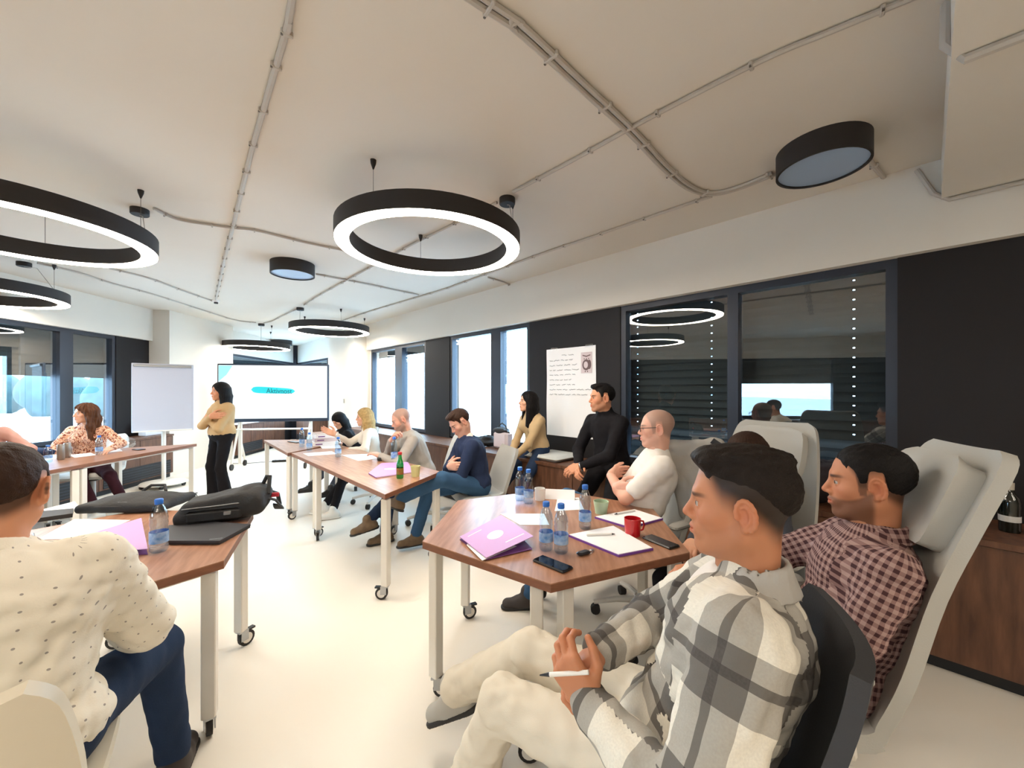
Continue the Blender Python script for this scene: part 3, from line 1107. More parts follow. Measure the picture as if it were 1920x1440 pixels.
def chair(label, loc, yaw, kind, shell, group='swivel chairs', seat_z=.46, frame='white_metal', rec=0.0, bh=1.0, tw=1.0):
    """kind: high (head cushion), low, shell. faces local +y; origin on the floor under the seat"""
    key = (kind, shell, frame, round(seat_z, 2), rec, bh, tw)
    t = thing('swivel_chair', label, 'chair', V(loc[0], loc[1], 0), math.radians(yaw - 90), group)
    k = math.tan(math.radians(rec))

    def mesh(name, fn, m, parent, smooth=True, v=0):
        kk = key + (name, v)
        if kk not in _cm:
            _cm[kk] = fixn(fn().mesh(name, m, smooth))
        return link(name, _cm[kk], parent)
    sz = seat_z
    if kind == 'high':
        prof = spline([(.24, sz - .03, .20, 0), (.18, sz, .235, .012), (-.02, sz - .01, .25, .02), (-.17, sz - .005, .25, .03), (-.235, sz + .06, .25, .05),
                       (-.275 - .1 * k, sz + .2, .255, .055), (-.31 - .3 * k, sz + .42, .25 * tw, .045), (-.35 - .5 * k, sz + .62, .23 * tw, .03), (-.385 - .7 * k, sz + .77, .20 * tw, .02), (-.395 - .74 * k, sz + .81, .16 * tw, .015)], 4)
        seat = prof[:14]
        mesh('seat', lambda: ribbon(seat, .05), shell, t)
        mesh('backrest', lambda: ribbon(prof[13:], .035), shell, t)
        hp = lambda: ribbon(spline([(-.265 - .5 * k, sz + .53, .10, .0), (-.268 - .52 * k, sz + .545, .165 * tw, .006), (-.295 - .6 * k, sz + .65, .18 * tw, .01), (-.325 - .7 * k, sz + .755, .165 * tw, .008), (-.33 - .72 * k, sz + .77, .10, .0)], 3), .07)
        mesh('head_cushion', hp, shell, t)
    elif kind == 'low':
        prof = spline([(.24, sz - .03, .20, 0), (.18, sz, .225, .01), (-.02, sz - .01, .235, .02), (-.17, sz - .005, .235, .03), (-.23, sz + .06, .235, .05),
                       (-.27 - .1 * k, sz + .2 * bh, .235, .055), (-.30 - .25 * k, sz + .36 * bh, .22, .045), (-.315 - .3 * k, sz + .42 * bh, .18, .04)], 4)
        mesh('seat', lambda: ribbon(prof[:14], .04), shell, t)
        mesh('backrest', lambda: ribbon(prof[13:], .03), shell, t)
    for s in (-1, 1):
        if kind != 'low':
            a = mesh('armrest', lambda s=s: MB().box((s * .29, -.02, sz + .225), (.06, .25, .035), None, .012), shell, t, v=s)
            mesh('armrest_post', lambda s=s: MB().tube([(s * .235, -.12, sz - .03), (s * .29, -.1, sz + .02), (s * .29, -.08, sz + .21)], .014, 8), frame, a, v=s)
    mesh('mechanism', lambda: MB().box((0, -.02, sz - .06), (.2, .24, .05), None, .01), 'black_plastic', t, False)
    mesh('column', lambda: MB().tube([(0, -.02, .09), (0, -.02, sz - .05)], .026, 12), 'steel', t)
    mesh('hub', lambda: MB().tube([(0, -.02, .085), (0, -.02, .14)], .045, 14), frame, t)
    for i in range(5):
        w = i * 2 * PI / 5 + .3
        d = V(math.cos(w), math.sin(w), 0)
        o_ = V(0, -.02, 0)
        lg = link('base_leg', fixn(MB().tube([o_ + V(0, 0, .115), o_ + d * .16 + V(0, 0, .105), o_ + d * .30 + V(0, 0, .075)], [.024, .02, .015], 8).mesh('base_leg', frame, True)) if (key, i) not in _cm else _cm[(key, i)], t)
        _cm[(key, i)] = lg.data
        c = o_ + d * .29 + V(0, 0, .03)
        sd = V(-d[1], d[0], 0)
        if (key, i, 'c') not in _cm:
            _cm[(key, i, 'c')] = fixn(MB().tube([c - sd * .02, c + sd * .02], .03, 12).mesh('caster', 'rubber', True))
        link('caster', _cm[(key, i, 'c')], lg)
    return t


# ================================================================== small things
def bottle(label, p, h=.215, r=.031, kind='water', group='water bottles'):
    t = thing('water_bottle', label, 'bottle', p, random.uniform(0, 6), group)
    k = h / .215
    if kind == 'water':
        if ('wb', h) not in _cm:
            prof = [(.001, .003), (r * .8, .001), (r, .010), (r, .03), (r * .95, .035), (r, .04), (r, .085 * k), (r * .9, .10 * k), (r, .115 * k), (r * .93, .125 * k), (r, .135 * k), (r * .86, .16 * k), (r * .55, .182 * k), (.0125, .192 * k), (.0125, .200 * k)]
            _cm[('wb', h)] = fixn(MB().lathe(prof, n=20).mesh('plastic_body', 'bottle_clear', True))
            _cm[('wl', h)] = fixn(MB().lathe([(r + .0006, .042), (r + .0008, .083 * k)], n=20).mesh('bottle_label', 'label_blue', True))
            _cm[('wc', h)] = fixn(MB().lathe([(.0145, .192 * k), (.0155, .194 * k), (.0155, .210 * k), (.013, .213 * k), (.0005, .213 * k)], n=18).mesh('cap', 'cap_blue', True))
            _cm[('ww', h)] = fixn(MB().lathe([(.001, .005), (r * .93, .005), (r * .93, .11 * k), (.001, .11 * k)], n=16).mesh('water', 'bottle_clear', True))
        link('plastic_body', _cm[('wb', h)], t)
        link('bottle_label', _cm[('wl', h)], t)
        link('cap', _cm[('wc', h)], t)
    return t


def sheet(label, name, pts, m='paper', lift=.0015, cat='paper', group=None, thick=.0012, z=TT):
    P = [at(x, y, z=z + lift) for x, y in pts]
    return solo(name, MB().prism([(p[0], p[1]) for p in P], z + lift - thick, z + lift), m, label, cat, group)


def rot(a):
    a = math.radians(a)
    return np.array([[math.cos(a), -math.sin(a), 0], [math.sin(a), math.cos(a), 0], [0, 0, 1]])


random.seed(8)
# --- right hand hexagon
bottle('blue capped water bottle standing beside its twin in front of the woman in beige', at(975, 938, z=TT), group='pair of bottles at the far rim')
bottle('slightly nearer blue capped water bottle of the pair at the far rim of the table', at(991, 944, z=TT), group='pair of bottles at the far rim')
bottle('blue capped water bottle touching its twin, close to the open lilac folder', at(1024, 1031, z=TT))
bottle('blue capped water bottle of the touching pair, on the car key side', at(1052, 1036, z=TT))
bottle('single blue capped water bottle standing by the pale green cup', at(1097, 991, z=TT), h=.225)

# open lilac folder: tent of two covers over white papers
a, b, c, d = at(862, 1012, z=TT), at(940, 968, z=TT + .01), at(1000, 1006, z=TT + .045), at(912, 1050, z=TT + .004)
t = thing('lilac_folder', 'lilac paper folder lying half open with white emblem on its cover', 'folder', V(a[0], a[1], TT), 0, 'lilac folders')
o = V(a[0], a[1], TT)
c2 = at(998, 1030, z=TT + .003)
up = V(0, 0, .0025)


def slab(pts, th=.0025):
    n = len(pts)
    P = [p - o for p in pts] + [p - o + V(0, 0, th) for p in pts]
    return MB().add(P, [tuple(range(n)), tuple(range(2 * n - 1, n - 1, -1))] + [(i, (i + 1) % n, n + (i + 1) % n, n + i) for i in range(n)])


def bil(Q, u, v):
    return (Q[0] * (1 - u) + Q[1] * u) * (1 - v) + (Q[3] * (1 - u) + Q[2] * u) * v


def bilsheet(Q, th=.0022, n=8):
    """gently warped sheet between four corners"""
    vs, fs = [], []
    for k in (0, th):
        for i in range(n + 1):
            for j in range(n + 1):
                vs.append(bil(Q, i / n, j / n) + V(0, 0, k))
    m, N = n + 1, (n + 1) ** 2
    for i in range(n):
        for j in range(n):
            q = i * m + j
            fs.append((q, q + 1, q + m + 1, q + m))
            fs.append((N + q, N + q + m, N + q + m + 1, N + q + 1))
    for i in range(n):
        for q, r_ in ((i, i + 1), (n * m + i, n * m + i + 1), (i * m, (i + 1) * m), (i * m + n, (i + 1) * m + n)):
            fs.append((q, r_, N + r_, N + q))
    return MB().add(vs, fs)


CQ = [a + up * 5 - o, b + up * 2 - o, c - o, d + up * 3 - o]
part('cover', bilsheet(CQ), 'lilac', t)
part('back_cover', slab([a, b, c2 + (c - c) , d]), 'lilac_dark', t)
part('loose_papers', slab([a * .7 + d * .3 - V(0, .01, 0) + up, a * .75 + b * .25 + up, c2 * .8 + a * .2 + up, d * .97 + a * .03 - V(.012, .02, 0) + up], .002), 'paper', t)
def emblem(Q, t, cu, cv, ru, rv, lines):
    em = [bil(Q, cu + ru * math.cos(2 * PI * i / 18), cv + rv * math.sin(2 * PI * i / 18)) + V(0, 0, .0030) for i in range(18)]
    cn = bil(Q, cu, cv) + V(0, 0, .0032)
    part('cover_emblem', MB().add(em + [cn], [(i, (i + 1) % 18, 18) for i in range(18)]), 'white_print', t)
    for v0, u0, u1 in lines:
        n = 6
        P_ = [bil(Q, u0 + (u1 - u0) * i / n, v0 + k) + V(0, 0, .0030) for k in (-.012, .012) for i in range(n + 1)]
        part('cover_lettering', MB().add(P_, [(i, i + 1, n + 2 + i, n + 1 + i) for i in range(n)]), 'white_print', t)


emblem(CQ, t, .5, .5, .17, .13, ((.14, .10, .40), (.84, .50, .92)))

sheet('white paper sheet lying behind the open lilac folder', 'paper_sheet', [(938, 963), (1020, 963), (1030, 984), (975, 984)])
sheet('white paper sheet by the far rim of the hexagon, behind a single bottle', 'paper_sheet', [(1045, 935), (1085, 933), (1095, 955), (1040, 958)])


def notepad(label, pts, pen, z=TT):
    P = [at(x, y, z=z) for x, y in pts]
    o = V(*P[0]); o[2] = z
    t = thing('notepad', label, 'notepad', o, 0, 'purple notepads')
    part('cover', MB().prism([tuple((p - o)[:2]) for p in P], 0, .009), 'purple_pad', t)
    cc = sum(P) / 4
    Q = [cc + (p - cc) * .97 for p in P]
    part('page', MB().prism([tuple((p - o)[:2]) for p in Q], .009, .0115), 'paper', t)
    p0, p1 = at(*pen[0], z=z + .017), at(*pen[1], z=z + .017)
    tt = thing('ballpoint_pen', 'white ballpoint pen with black tip on ' + pen[2], 'pen', p0 - V(0, 0, .005), 0, 'pens')
    part('barrel', MB().tube([V(0, 0, .005), (p1 - p0) * .88 + V(0, 0, .005)], .0048, 8), 'pen_white', tt, True)
    part('tip', MB().tube([(p1 - p0) * .88 + V(0, 0, .005), p1 - p0 + V(0, 0, .004)], [.0048, .0015], 8), 'key_black', tt, True)


notepad('open purple notepad with white page, nearest the phones', [(1065, 1006), (1160, 1045), (1225, 1032), (1150, 989)], ((1100, 1003), (1153, 1001), 'the notepad close to the car key'))
notepad('open purple notepad with white page, behind the red mug', [(1115, 972), (1180, 992), (1243, 975), (1190, 958)], ((1190, 957), (1152, 964), 'the notepad behind the red mug'))


def phone(label, pts, z=TT):
    P = [at(x, y, z=z) for x, y in pts]
    c = sum(P) / 4
    ex = (P[1] - P[0] + P[2] - P[3]) / 2
    L, w = np.linalg.norm(ex), np.linalg.norm((P[3] - P[0] + P[2] - P[1]) / 2)
    a = math.degrees(math.atan2(ex[1], ex[0]))
    R = rot(a)
    t = thing('smartphone', label, 'phone', V(c[0], c[1], z), math.radians(a), 'phones')
    L, w = max(L, .135), max(min(w, .08), .066)
    part('phone_case', MB().box((0, 0, .005), (L, w, .010), None, .004), 'black_plastic', t)
    part('phone_screen', MB().box((0, 0, .0102), (L - .008, w - .008, .0008)), 'phone_glass', t)
    return t


phone('black smartphone at the table corner below the pair of bottles', [(1000, 1052), (1060, 1078), (1072, 1066), (1015, 1045)])
phone('black smartphone lying between the red mug and the plaid jacket man', [(1205, 1010), (1260, 1034), (1272, 1024), (1220, 1005)])
# car key
p = at(1094, 1040, z=TT)
t = thing('car_key', 'black car key with metal ring lying beside the bottles', 'key', p, .6)
part('fob', MB().box((0, 0, .008), (.062, .034, .014), None, .006), 'key_black', t)
part('key_ring', MB().tube([(.035 + .014 * math.cos(a), .014 * math.sin(a), .004) for a in np.linspace(0, 2 * PI, 15)], .0016, 6), 'steel', t, True)
part('key_tab', MB().box((.055, .004, .006), (.02, .014, .005), None, .002), 'steel', t)


def mug(label, p, h, r, m, inside, handle=True, taper=.9, ang=0.0, cat='mug'):
    t = thing('mug' if handle else 'cup', label, cat, p, ang, None)
    part('cup_wall', MB().lathe([(.001, 0), (r * taper, 0), (r * taper, .004), (r, h), (r - .004, h), (r * taper - .004, .008), (.001, .008)], n=24), m, t, True)
    part('drink', MB().lathe([(.001, h * .7), (r * .9, h * .7)], n=20), inside, t)
    if handle:
        part('handle', MB().tube([(r * .92, 0, h * .2), (r + .018, 0, h * .25), (r + .026, 0, h * .5), (r + .02, 0, h * .75), (r * .97, 0, h * .8)], .0045, 8), m, t, True)
    return t


mug('red ceramic mug standing on the purple notepad corner', at(1186, 1003, z=TT), .082, .040, 'red_ceramic', 'coffee', ang=.3)
mug('pale green cup behind the single water bottle', at(1127, 962, z=TT), .07, .044, 'green_ceramic', 'coffee', False, .75, cat='cup')
mug('white cup beside the pair of bottles at the far rim', at(1012, 937, z=TT), .075, .034, 'white_ceramic', 'coffee', False, cat='cup')
t = thing('folded_card', 'white folded name card standing at the far rim by the white cup', 'card', at(1050, 935, z=TT), math.radians(-10), None)
part('front_leaf', MB().box((0, -.014, .03), (.19, .002, .066), np.array([[1, 0, 0], [0, .9, .4], [0, -.4, .9]])), 'paper', t)
part('back_leaf', MB().box((0, .014, .03), (.19, .002, .066), np.array([[1, 0, 0], [0, .9, -.4], [0, .4, .9]])), 'paper', t)

# --- front left table: folder, papers, laptop, bags
bottle('tall half full water bottle between the lilac folder and the backpack', at(298, 1034, z=TT), h=.232, r=.033)
P = [at(x, y, z=TT) for x, y in ((122, 1045), (130, 1022), (265, 990), (277, 1040))]
o = V(*P[0]); o[2] = TT
t = thing('lilac_folder', 'closed lilac folder with white oval emblem beside the dotted shirt', 'folder', o, 0, 'lilac folders')
part('back_cover', MB().prism([tuple((p - o)[:2]) for p in P], 0, .004), 'lilac_dark', t)
lift = [V(0, 0, .006), V(0, 0, .02), V(0, 0, .05), V(0, 0, .024)]
q = [p - o + l for p, l in zip(P, lift)]
part('cover', bilsheet(q), 'lilac', t)
emblem([q[1], q[2], q[3], q[0]], t, .5, .5, .16, .16, ((.12, .14, .45),))
sheet('white paper sheet with a pen on it, beyond the lilac folder', 'paper_sheet', [(68, 1012), (140, 973), (244, 975), (165, 1009)])
p0, p1 = at(62, 1010, z=TT + .007), at(75, 1060, z=TT + .007)
t = thing('ballpoint_pen', 'thin grey pen held upright by the dotted shirt man', 'pen', p0 - V(0, 0, .005), 0, 'pens')
part('barrel', MB().tube([V(0, 0, .03), (p1 - p0) * .9 + V(0, 0, .012)], .004, 8), 'steel', t, True)
part('tip', MB().tube([(p1 - p0) * .9 + V(0, 0, .012), p1 - p0 + V(0, 0, .004)], [.004, .001], 8), 'key_black', t, True)
sheet('white paper sheet hanging over the table edge under the elbow of the dotted shirt man', 'paper_sheet', [(165, 1060), (225, 1037), (252, 1090), (205, 1112)], lift=.004)
sheet('white paper pile near the dark wallet on the far side of the laptop table', 'paper_sheet', [(80, 955), (140, 940), (150, 952), (95, 966)])
P = [at(x, y, z=TT) for x, y in ((45, 983), (60, 967), (138, 960), (136, 970))]
o = V(*P[0]); o[2] = TT
t = thing('leather_wallet', 'dark brown leather organiser lying by the black laptop bag', 'organiser', o)
part('cover', MB().prism([tuple((p - o)[:2]) for p in P], 0, .022), 'strap_dark', t)
cc = sum(P) / 4
part('pages', MB().prism([tuple((cc + (p - cc) * .97 - o)[:2]) for p in P], .006, .016), 'owl_pale', t)
# closed laptop
P = [at(x, y, z=TT) for x, y in ((316, 1022), (412, 1022), (470, 990), (402, 985), (316, 992))]
o = V(*P[0]); o[2] = TT
t = thing('laptop', 'closed dark grey laptop at the table corner beside the backpack', 'laptop', o)
sh = lambda k: [tuple((cc2 + (p - cc2) * k - o)[:2]) for p in P]
cc2 = sum(P) / 5
part('laptop_base', MB().prism(sh(.99), .002, .011), 'black_plastic', t)
part('laptop_lid', MB().prism(sh(1.0), .0115, .020), 'laptop_grey', t)
q = at(405, 1010, z=TT + .0205)
part('lid_mark', MB().box(q - o, (.05, .006, .0006), rot(20)), 'steel', t)

# --- middle tables
bottle('water bottle between paper sheets in front of the blonde woman', at(634, 857, z=TT))
bottle('tall water bottle standing just behind the green glass bottle', at(739, 866, z=TT), h=.25)
bottle('water bottle among clutter on the table with the boxes, outermost', at(580, 845, z=TT))
bottle('water bottle behind another, near the stacked boxes', at(566, 838, z=TT), h=.24)
# green glass bottle
p = at(750, 897, z=TT)
t = thing('glass_bottle', 'green glass mineral water bottle with red cap', 'bottle', p)
part('glass_body', MB().lathe([(.001, .004), (.026, .001), (.0285, .012), (.0285, .105), (.026, .125), (.016, .155), (.0125, .18), (.0125, .196)], n=20), 'bottle_green', t, True)
part('bottle_label', MB().lathe([(.0289, .035), (.0289, .085)], n=20), 'label_gold', t, True)
part('cap', MB().lathe([(.0145, .190), (.0165, .194), (.0165, .210), (.0005, .214)], n=16), 'cap_red', t, True)
mug('cream paper cup at the table end beside the green bottle', at(779, 893, z=TT), .085, .040, 'cream_cup', 'coffee', False, .78, cat='cup')
P = [at(x, y, z=TT) for x, y in ((691, 889), (705, 897), (775, 887), (765, 868), (715, 870))]
o = V(*P[0]); o[2] = TT
t = thing('lilac_folder', 'lilac folder lying under the green glass bottle end of the table', 'folder', o, 0, 'lilac folders')
part('back_cover', MB().prism([tuple((p - o)[:2]) for p in P], 0, .003), 'lilac_dark', t)
part('loose_papers', MB().prism([tuple((p * .98 + P[2] * .02 - o)[:2]) for p in P], .003, .006), 'paper', t)
part('cover', MB().prism([tuple((p - o)[:2]) for p in P], .006, .010), 'lilac', t)
cc = sum(P) / 5 - o
part('cover_emblem', MB().prism([(cc[0] + .05 * math.cos(k * PI / 8), cc[1] + .035 * math.sin(k * PI / 8)) for k in range(16)], .010, .0106), 'white_print', t)
sheet('white paper sheet between the tall bottle and the small bottle', 'paper_sheet', [(640, 853), (690, 851), (727, 858), (672, 864)])
sheet('white paper sheet beside the small bottle, towards the stacked boxes', 'paper_sheet', [(568, 850), (622, 846), (632, 851), (578, 855)])
sheet('white paper sheet in front of the dark haired woman', 'paper_sheet', [(600, 836), (636, 834), (640, 840), (604, 841)])
# sunglasses-like black case
t = thing('spectacle_case', 'small black spectacle case beside the lilac folder and tall bottle', 'case', at(718, 864, z=TT), .4)
part('lower_shell', MB().box((0, 0, .012), (.11, .05, .022), None, .009), 'black_plastic', t)
part('lid', MB().box((0, 0, .027), (.112, .052, .018), None, .008), 'strap_dark', t)
# stack of boxes and books
bp = at(606, 835, z=TT)
zz = 0.0
for i, (w, d, hh, m, lb) in enumerate(((.30, .24, .05, 'paper', 'white lidded paper box at the bottom of the stack'), (.28, .22, .05, 'owl_pale', 'pale lilac document box second in the stack'),
                                      (.28, .23, .045, 'paper', 'white document box third in the stack'), (.27, .2, .02, 'label_gold', 'brown covered book lying on the topmost document box'))):
    t = thing('document_box' if i < 3 else 'book', lb, 'box' if i < 3 else 'book', bp + V(0, .06, zz), .5 + .08 * i, 'stack on the far table')
    part('tray' if i < 3 else 'pages', MB().box((0, 0, hh / 2), (w - .006, d - .006, hh - .002)), m if i < 3 else 'paper', t)
    if i < 3:
        part('lid', MB().box((0, 0, hh - .009), (w, d, .018), None, .003), m, t)
        part('spine_label', MB().box((-w / 2 + .07, -d / 2 + .002, hh * .45), (.08, .003, .012)), 'lilac_dark', t)
    else:
        part('front_cover', MB().box((0, 0, hh - .0015), (w, d, .003)), 'walnut', t)
        part('back_cover', MB().box((0, 0, .0015), (w, d, .003)), 'walnut', t)
    zz += hh
phone('black phone lying on the far middle table', [(543, 829), (560, 832), (561, 829), (545, 827)])
# --- left tables
bottle('water bottle in front of the floral blouse', at(186, 853, z=TT))
bottle('short water bottle near two metal cans on the left table', at(90, 867, z=TT), h=.17)
for px, py, lb in ((114, 862, 'grey metal drink can, the one in front, near the floral blouse'), (126, 858, 'grey metal drink can partly behind another near the floral blouse')):
    t = thing('drink_can', lb, 'can', at(px, py, z=TT), 0, 'drink cans')
    part('can_body', MB().lathe([(.001, .004), (.024, 0), (.029, .008), (.029, .145), (.024, .155)], n=18), 'can_metal', t, True)
    part('can_lid', MB().lathe([(.024, .155), (.022, .152), (.001, .152)], n=18), 'steel', t, True)
    part('pull_tab', MB().box((.006, 0, .154), (.02, .012, .002)), 'steel', t)
sheet('white paper sheet beside the short bottle on the left table', 'paper_sheet', [(62, 859), (105, 850), (120, 856), (75, 866)])
sheet('white paper sheet between the cans and the bottle on the left table', 'paper_sheet', [(130, 853), (170, 849), (180, 853), (140, 858)])
sheet('white paper sheet under the clear plastic bag', 'paper_sheet', [(190, 843), (225, 841), (230, 846), (196, 848)])
phone('small black phone near the pointed end of the left table', [(254, 845), (264, 846), (266, 842), (257, 841)])
p = at(230, 838, z=TT)
solo('plastic_bag', blob(p + V(0, 0, .055), (.13, .09, .06), 11, 22, 14, .3), 'film_clear', 'crumpled clear plastic bag beside the bottle on the left table', 'bag', smooth=True)
t = thing('white_cup', 'small white cup near the short water bottle on the left table', 'cup', at(57, 858, z=TT))
part('cup_wall', MB().lathe([(.001, 0), (.025, 0), (.036, .07), (.033, .07), (.023, .004), (.001, .004)], n=18), 'white_ceramic', t, True)
part('handle', MB().tube([(.03, 0, .02), (.05, 0, .03), (.05, 0, .05), (.034, 0, .06)], .004, 6), 'white_ceramic', t, True)

# --- on the ledges
d0 = DR - .26
o = R_(d0, sR(1893, d0), .72)
t = thing('wine_bottle', 'dark glass bottle with white label on the walnut cabinet', 'bottle', o)
part('glass_body', MB().lathe([(.001, .003), (.036, 0), (.038, .01), (.038, .15), (.032, .175), (.015, .20), (.0135, .235)], n=22), 'wine_glass', t, True)
part('bottle_label', MB().lathe([(.0385, .055), (.0385, .085)], n=22), 'label_white', t, True)
part('cork_cap', MB().lathe([(.016, .215), (.017, .25), (.001, .252)], n=16), 'box_grey', t, True)
o = R_(d0 + .02, sR(1950, d0), .72)
t = thing('kraft_bottle', 'tan wrapped bottle at the cabinet end beside the dark bottle', 'bottle', o)
part('wrap', MB().lathe([(.001, 0), (.04, 0), (.041, .14), (.03, .2), (.016, .25), (.02, .28), (.001, .275)], n=18), 'owl_pale', t, True)
part('neck_band', MB().lathe([(.0175, .235), (.0185, .25)], n=18), 'walnut', t, True)
for k, (px, lb) in enumerate(((1035, 'pale grey square seat cushion beside the woman in beige'),)):
    s_ = sR(px, DR - .3)
    o = R_(DR - .28, s_, .72)
    t = thing('seat_cushion', lb, 'cushion', o, math.atan2(UR[1], UR[0]))
    part('pad', MB().box((0, 0, .03), (.44, .42, .055), None, .024), 'cushion_grey', t, True)
    part('piping', MB().box((0, 0, .03), (.446, .426, .006), None, .002), 'box_grey', t)
# patterned handbag on the ledge
s_ = sR(943, DR - .2)
o = R_(DR - .2, s_, .72)
t = thing('handbag', 'pale patterned handbag with dark scarf on the ledge beside the woman in beige', 'bag', o, math.atan2(UR[1], UR[0]))
part('bag_body', MB().box((0, 0, .11), (.26, .13, .22), None, .03), 'owl_pale', t, True)
part('bag_strap', MB().tube([(-.1, 0, .2), (-.06, .01, .29), (0, .01, .32), (.06, .01, .29), (.1, 0, .2)], .009, 8), 'strap_dark', t, True)
part('bag_panel', MB().box((0, -.066, .1), (.16, .004, .12), None, .002), 'owl_brown', t)
part('scarf', blob((.02, 0, .22), (.12, .07, .05), 5, 16, 10, .3), 'strap_dark', t, True)
o = R_(DR - .2, sR(915, DR - .2), .72)
solo('dark_scarf', blob(o + V(0, 0, .075), (.15, .09, .06), 9, 18, 12, .3), 'bag_black', 'black folded scarf lying on the ledge by the navy jacket man', 'scarf', smooth=True)
# tote on the left ledge
o = L_(DL - .2, sL(282, DL - .2), .72)
t = thing('paper_tote', 'white paper tote bag with rope handles on the ledge behind the flip chart', 'bag', o, PI / 2)
part('bag_body', MB().box((0, 0, .11), (.30, .12, .22), None, .008), 'tote_white', t)
for y in (-.055, .055):
    part('rope_handle', MB().tube([(-.06, y, .2), (-.05, y, .26), (0, y, .30), (.05, y, .26), (.06, y, .2)], .005, 6), 'box_grey', t, True)
# files on the corner ledge
random.seed(4)
for i, (px, hh, m) in enumerate(((574, .10, 'paper'), (590, .12, 'white_print'), (604, .15, 'label_blue'))):
    q = at(px, 800, Y=8.9)
    o = V(q[0], q[1], .72)
    dd = float(np.dot(o, NR)); s__ = float(np.dot(o, UR))
    if True:
        o = R_(DR - .2, sR(px + 0, DR - .2), .72)
    t = thing('magazine_file', ['low white file box', 'pale file box', 'blue file box'][i] + ' on the corner ledge under the display', 'file box', o, math.atan2(UR[1], UR[0]), 'file boxes on the corner ledge')
    part('box_shell', MB().box((0, 0, hh / 2), (.30, .22, hh), None, .006), m, t)
    part('label_plate', MB().box((0, -.112, hh / 2), (.08, .003, .03)), 'box_grey', t)
t = thing('wall_switch', 'small grey wall switch on the cream pillar above the dark haired woman', 'switch', at(645, 752, Y=7.95) + 0, 0)
q = R_(DR - .335, sR(645, DR - .33), at(645, 752, Y=8.2)[2])
t.location = tuple(q)
part('plate', MB().box((0, 0, 0), (.008, .07, .09), np.array([NR, UR, V(0, 0, 1)]).T), 'box_grey', t)
part('rocker', MB().box(-NR * .006, (.006, .035, .05), np.array([NR, UR, V(0, 0, 1)]).T), 'cable_grey', t)
# ================================================================== soft bodies: distance fields meshed with surface nets
class Cone:
    def __init__(s, a, b, ra, rb, k=.02, op='+', ref=None):
        s.a, s.b, s.ra, s.rb, s.k, s.op = np.asarray(a, float), np.asarray(b, float), ra, rb, k, op
        w = s.b - s.a
        s.L = max(1e-6, np.linalg.norm(w))
        s.w = w / s.L
        r = np.asarray(ref if ref is not None else (.31, .2, .93), float)
        x = np.cross(r, s.w)
        if np.linalg.norm(x) < .1:
            x = np.cross(V(1, .2, 0), s.w)
        s.x = unit(x)
        s.y = np.cross(s.w, s.x)

    def d(s, P):
        q = P - s.a
        t = np.clip((q @ s.w) / s.L, 0, 1)
        return np.linalg.norm(q - t[..., None] * (s.w * s.L), axis=-1) - (s.ra + (s.rb - s.ra) * t)

    def box(s):
        r = max(s.ra, s.rb)
        return np.minimum(s.a, s.b) - r, np.maximum(s.a, s.b) + r

    def uv(s, P):
        q = P - s.a
        rm = (s.ra + s.rb) / 2
        return np.stack([np.arctan2(q @ s.y, q @ s.x) * rm, np.full(len(q), 2 * PI * rm), q @ s.w], -1)


class Ell:
    def __init__(s, c, r, R=None, k=.02, op='+'):
        s.c, s.r, s.k, s.op = np.asarray(c, float), np.asarray(r, float), k, op
        s.R = np.eye(3) if R is None else np.asarray(R, float)      # columns are the axes

    def d(s, P):
        q = (P - s.c) @ s.R
        k0 = np.linalg.norm(q / s.r, axis=-1)
        k1 = np.linalg.norm(q / (s.r ** 2), axis=-1)
        return k0 * (k0 - 1) / np.maximum(k1, 1e-6)

    def box(s):
        e = np.abs(s.R) @ s.r
        return s.c - e, s.c + e

    def uv(s, P):
        q = (P - getattr(s, 'uvc', s.c)) @ s.R
        rm = .155
        return np.stack([np.arctan2(q[:, 0], q[:, 1] + .02) * rm, np.full(len(q), 2 * PI * rm), q[:, 2] + .5], -1)


class Fn:
    def __init__(s, fn, lo, hi, k=.01, op='+'):
        s.fn, s.lo, s.hi, s.k, s.op = fn, np.asarray(lo, float), np.asarray(hi, float), k, op

    def d(s, P):
        return s.fn(P)

    def box(s):
        return s.lo, s.hi

    def uv(s, P):
        return P - s.lo


def smin(a, b, k):
    h = np.clip(.5 + .5 * (b - a) / k, 0, 1)
    return b + (a - b) * h - k * h * (1 - h)


def smax(a, b, k):
    return -smin(-a, -b, k)


def field(prims, res, post=None, lo=None, hi=None):
    bs = [p.box() for p in prims if p.op == '+']
    if lo is None:
        lo = np.min([b[0] for b in bs], 0) - 3 * res
        hi = np.max([b[1] for b in bs], 0) + 3 * res
    n = np.maximum(4, np.ceil((hi - lo) / res).astype(int) + 1)
    ax = [lo[i] + np.arange(n[i]) * res for i in range(3)]
    D = np.full(n, .3)
    for p in prims:
        a, b = p.box()
        pad = max(p.k * 1.1, res * 2) + (.02 if p.op == '+' else .0)
        i0 = np.clip(np.floor((a - pad - lo) / res).astype(int), 0, n - 1)
        i1 = np.clip(np.ceil((b + pad - lo) / res).astype(int) + 1, 1, n)
        if np.any(i1 <= i0):
            continue
        sl = tuple(slice(i0[i], i1[i]) for i in range(3))
        P = np.stack(np.meshgrid(*[ax[i][sl[i]] for i in range(3)], indexing='ij'), -1)
        d = p.d(P)
        if p.op == '+':
            D[sl] = smin(D[sl], d, max(p.k, 1e-4))
        else:
            D[sl] = smax(D[sl], -d, max(p.k, 1e-4))
    if post is not None:
        m = np.abs(D) < .05
        I = np.argwhere(m)
        P = lo + I * res
        D[m] = post(P, D[m])
    return surfnet(D, lo, res)


_CO = np.array([(i, j, k) for i in (0, 1) for j in (0, 1) for k in (0, 1)])
_ED = [(a, b) for a in range(8) for b in range(a + 1, 8) if np.abs(_CO[a] - _CO[b]).sum() == 1]


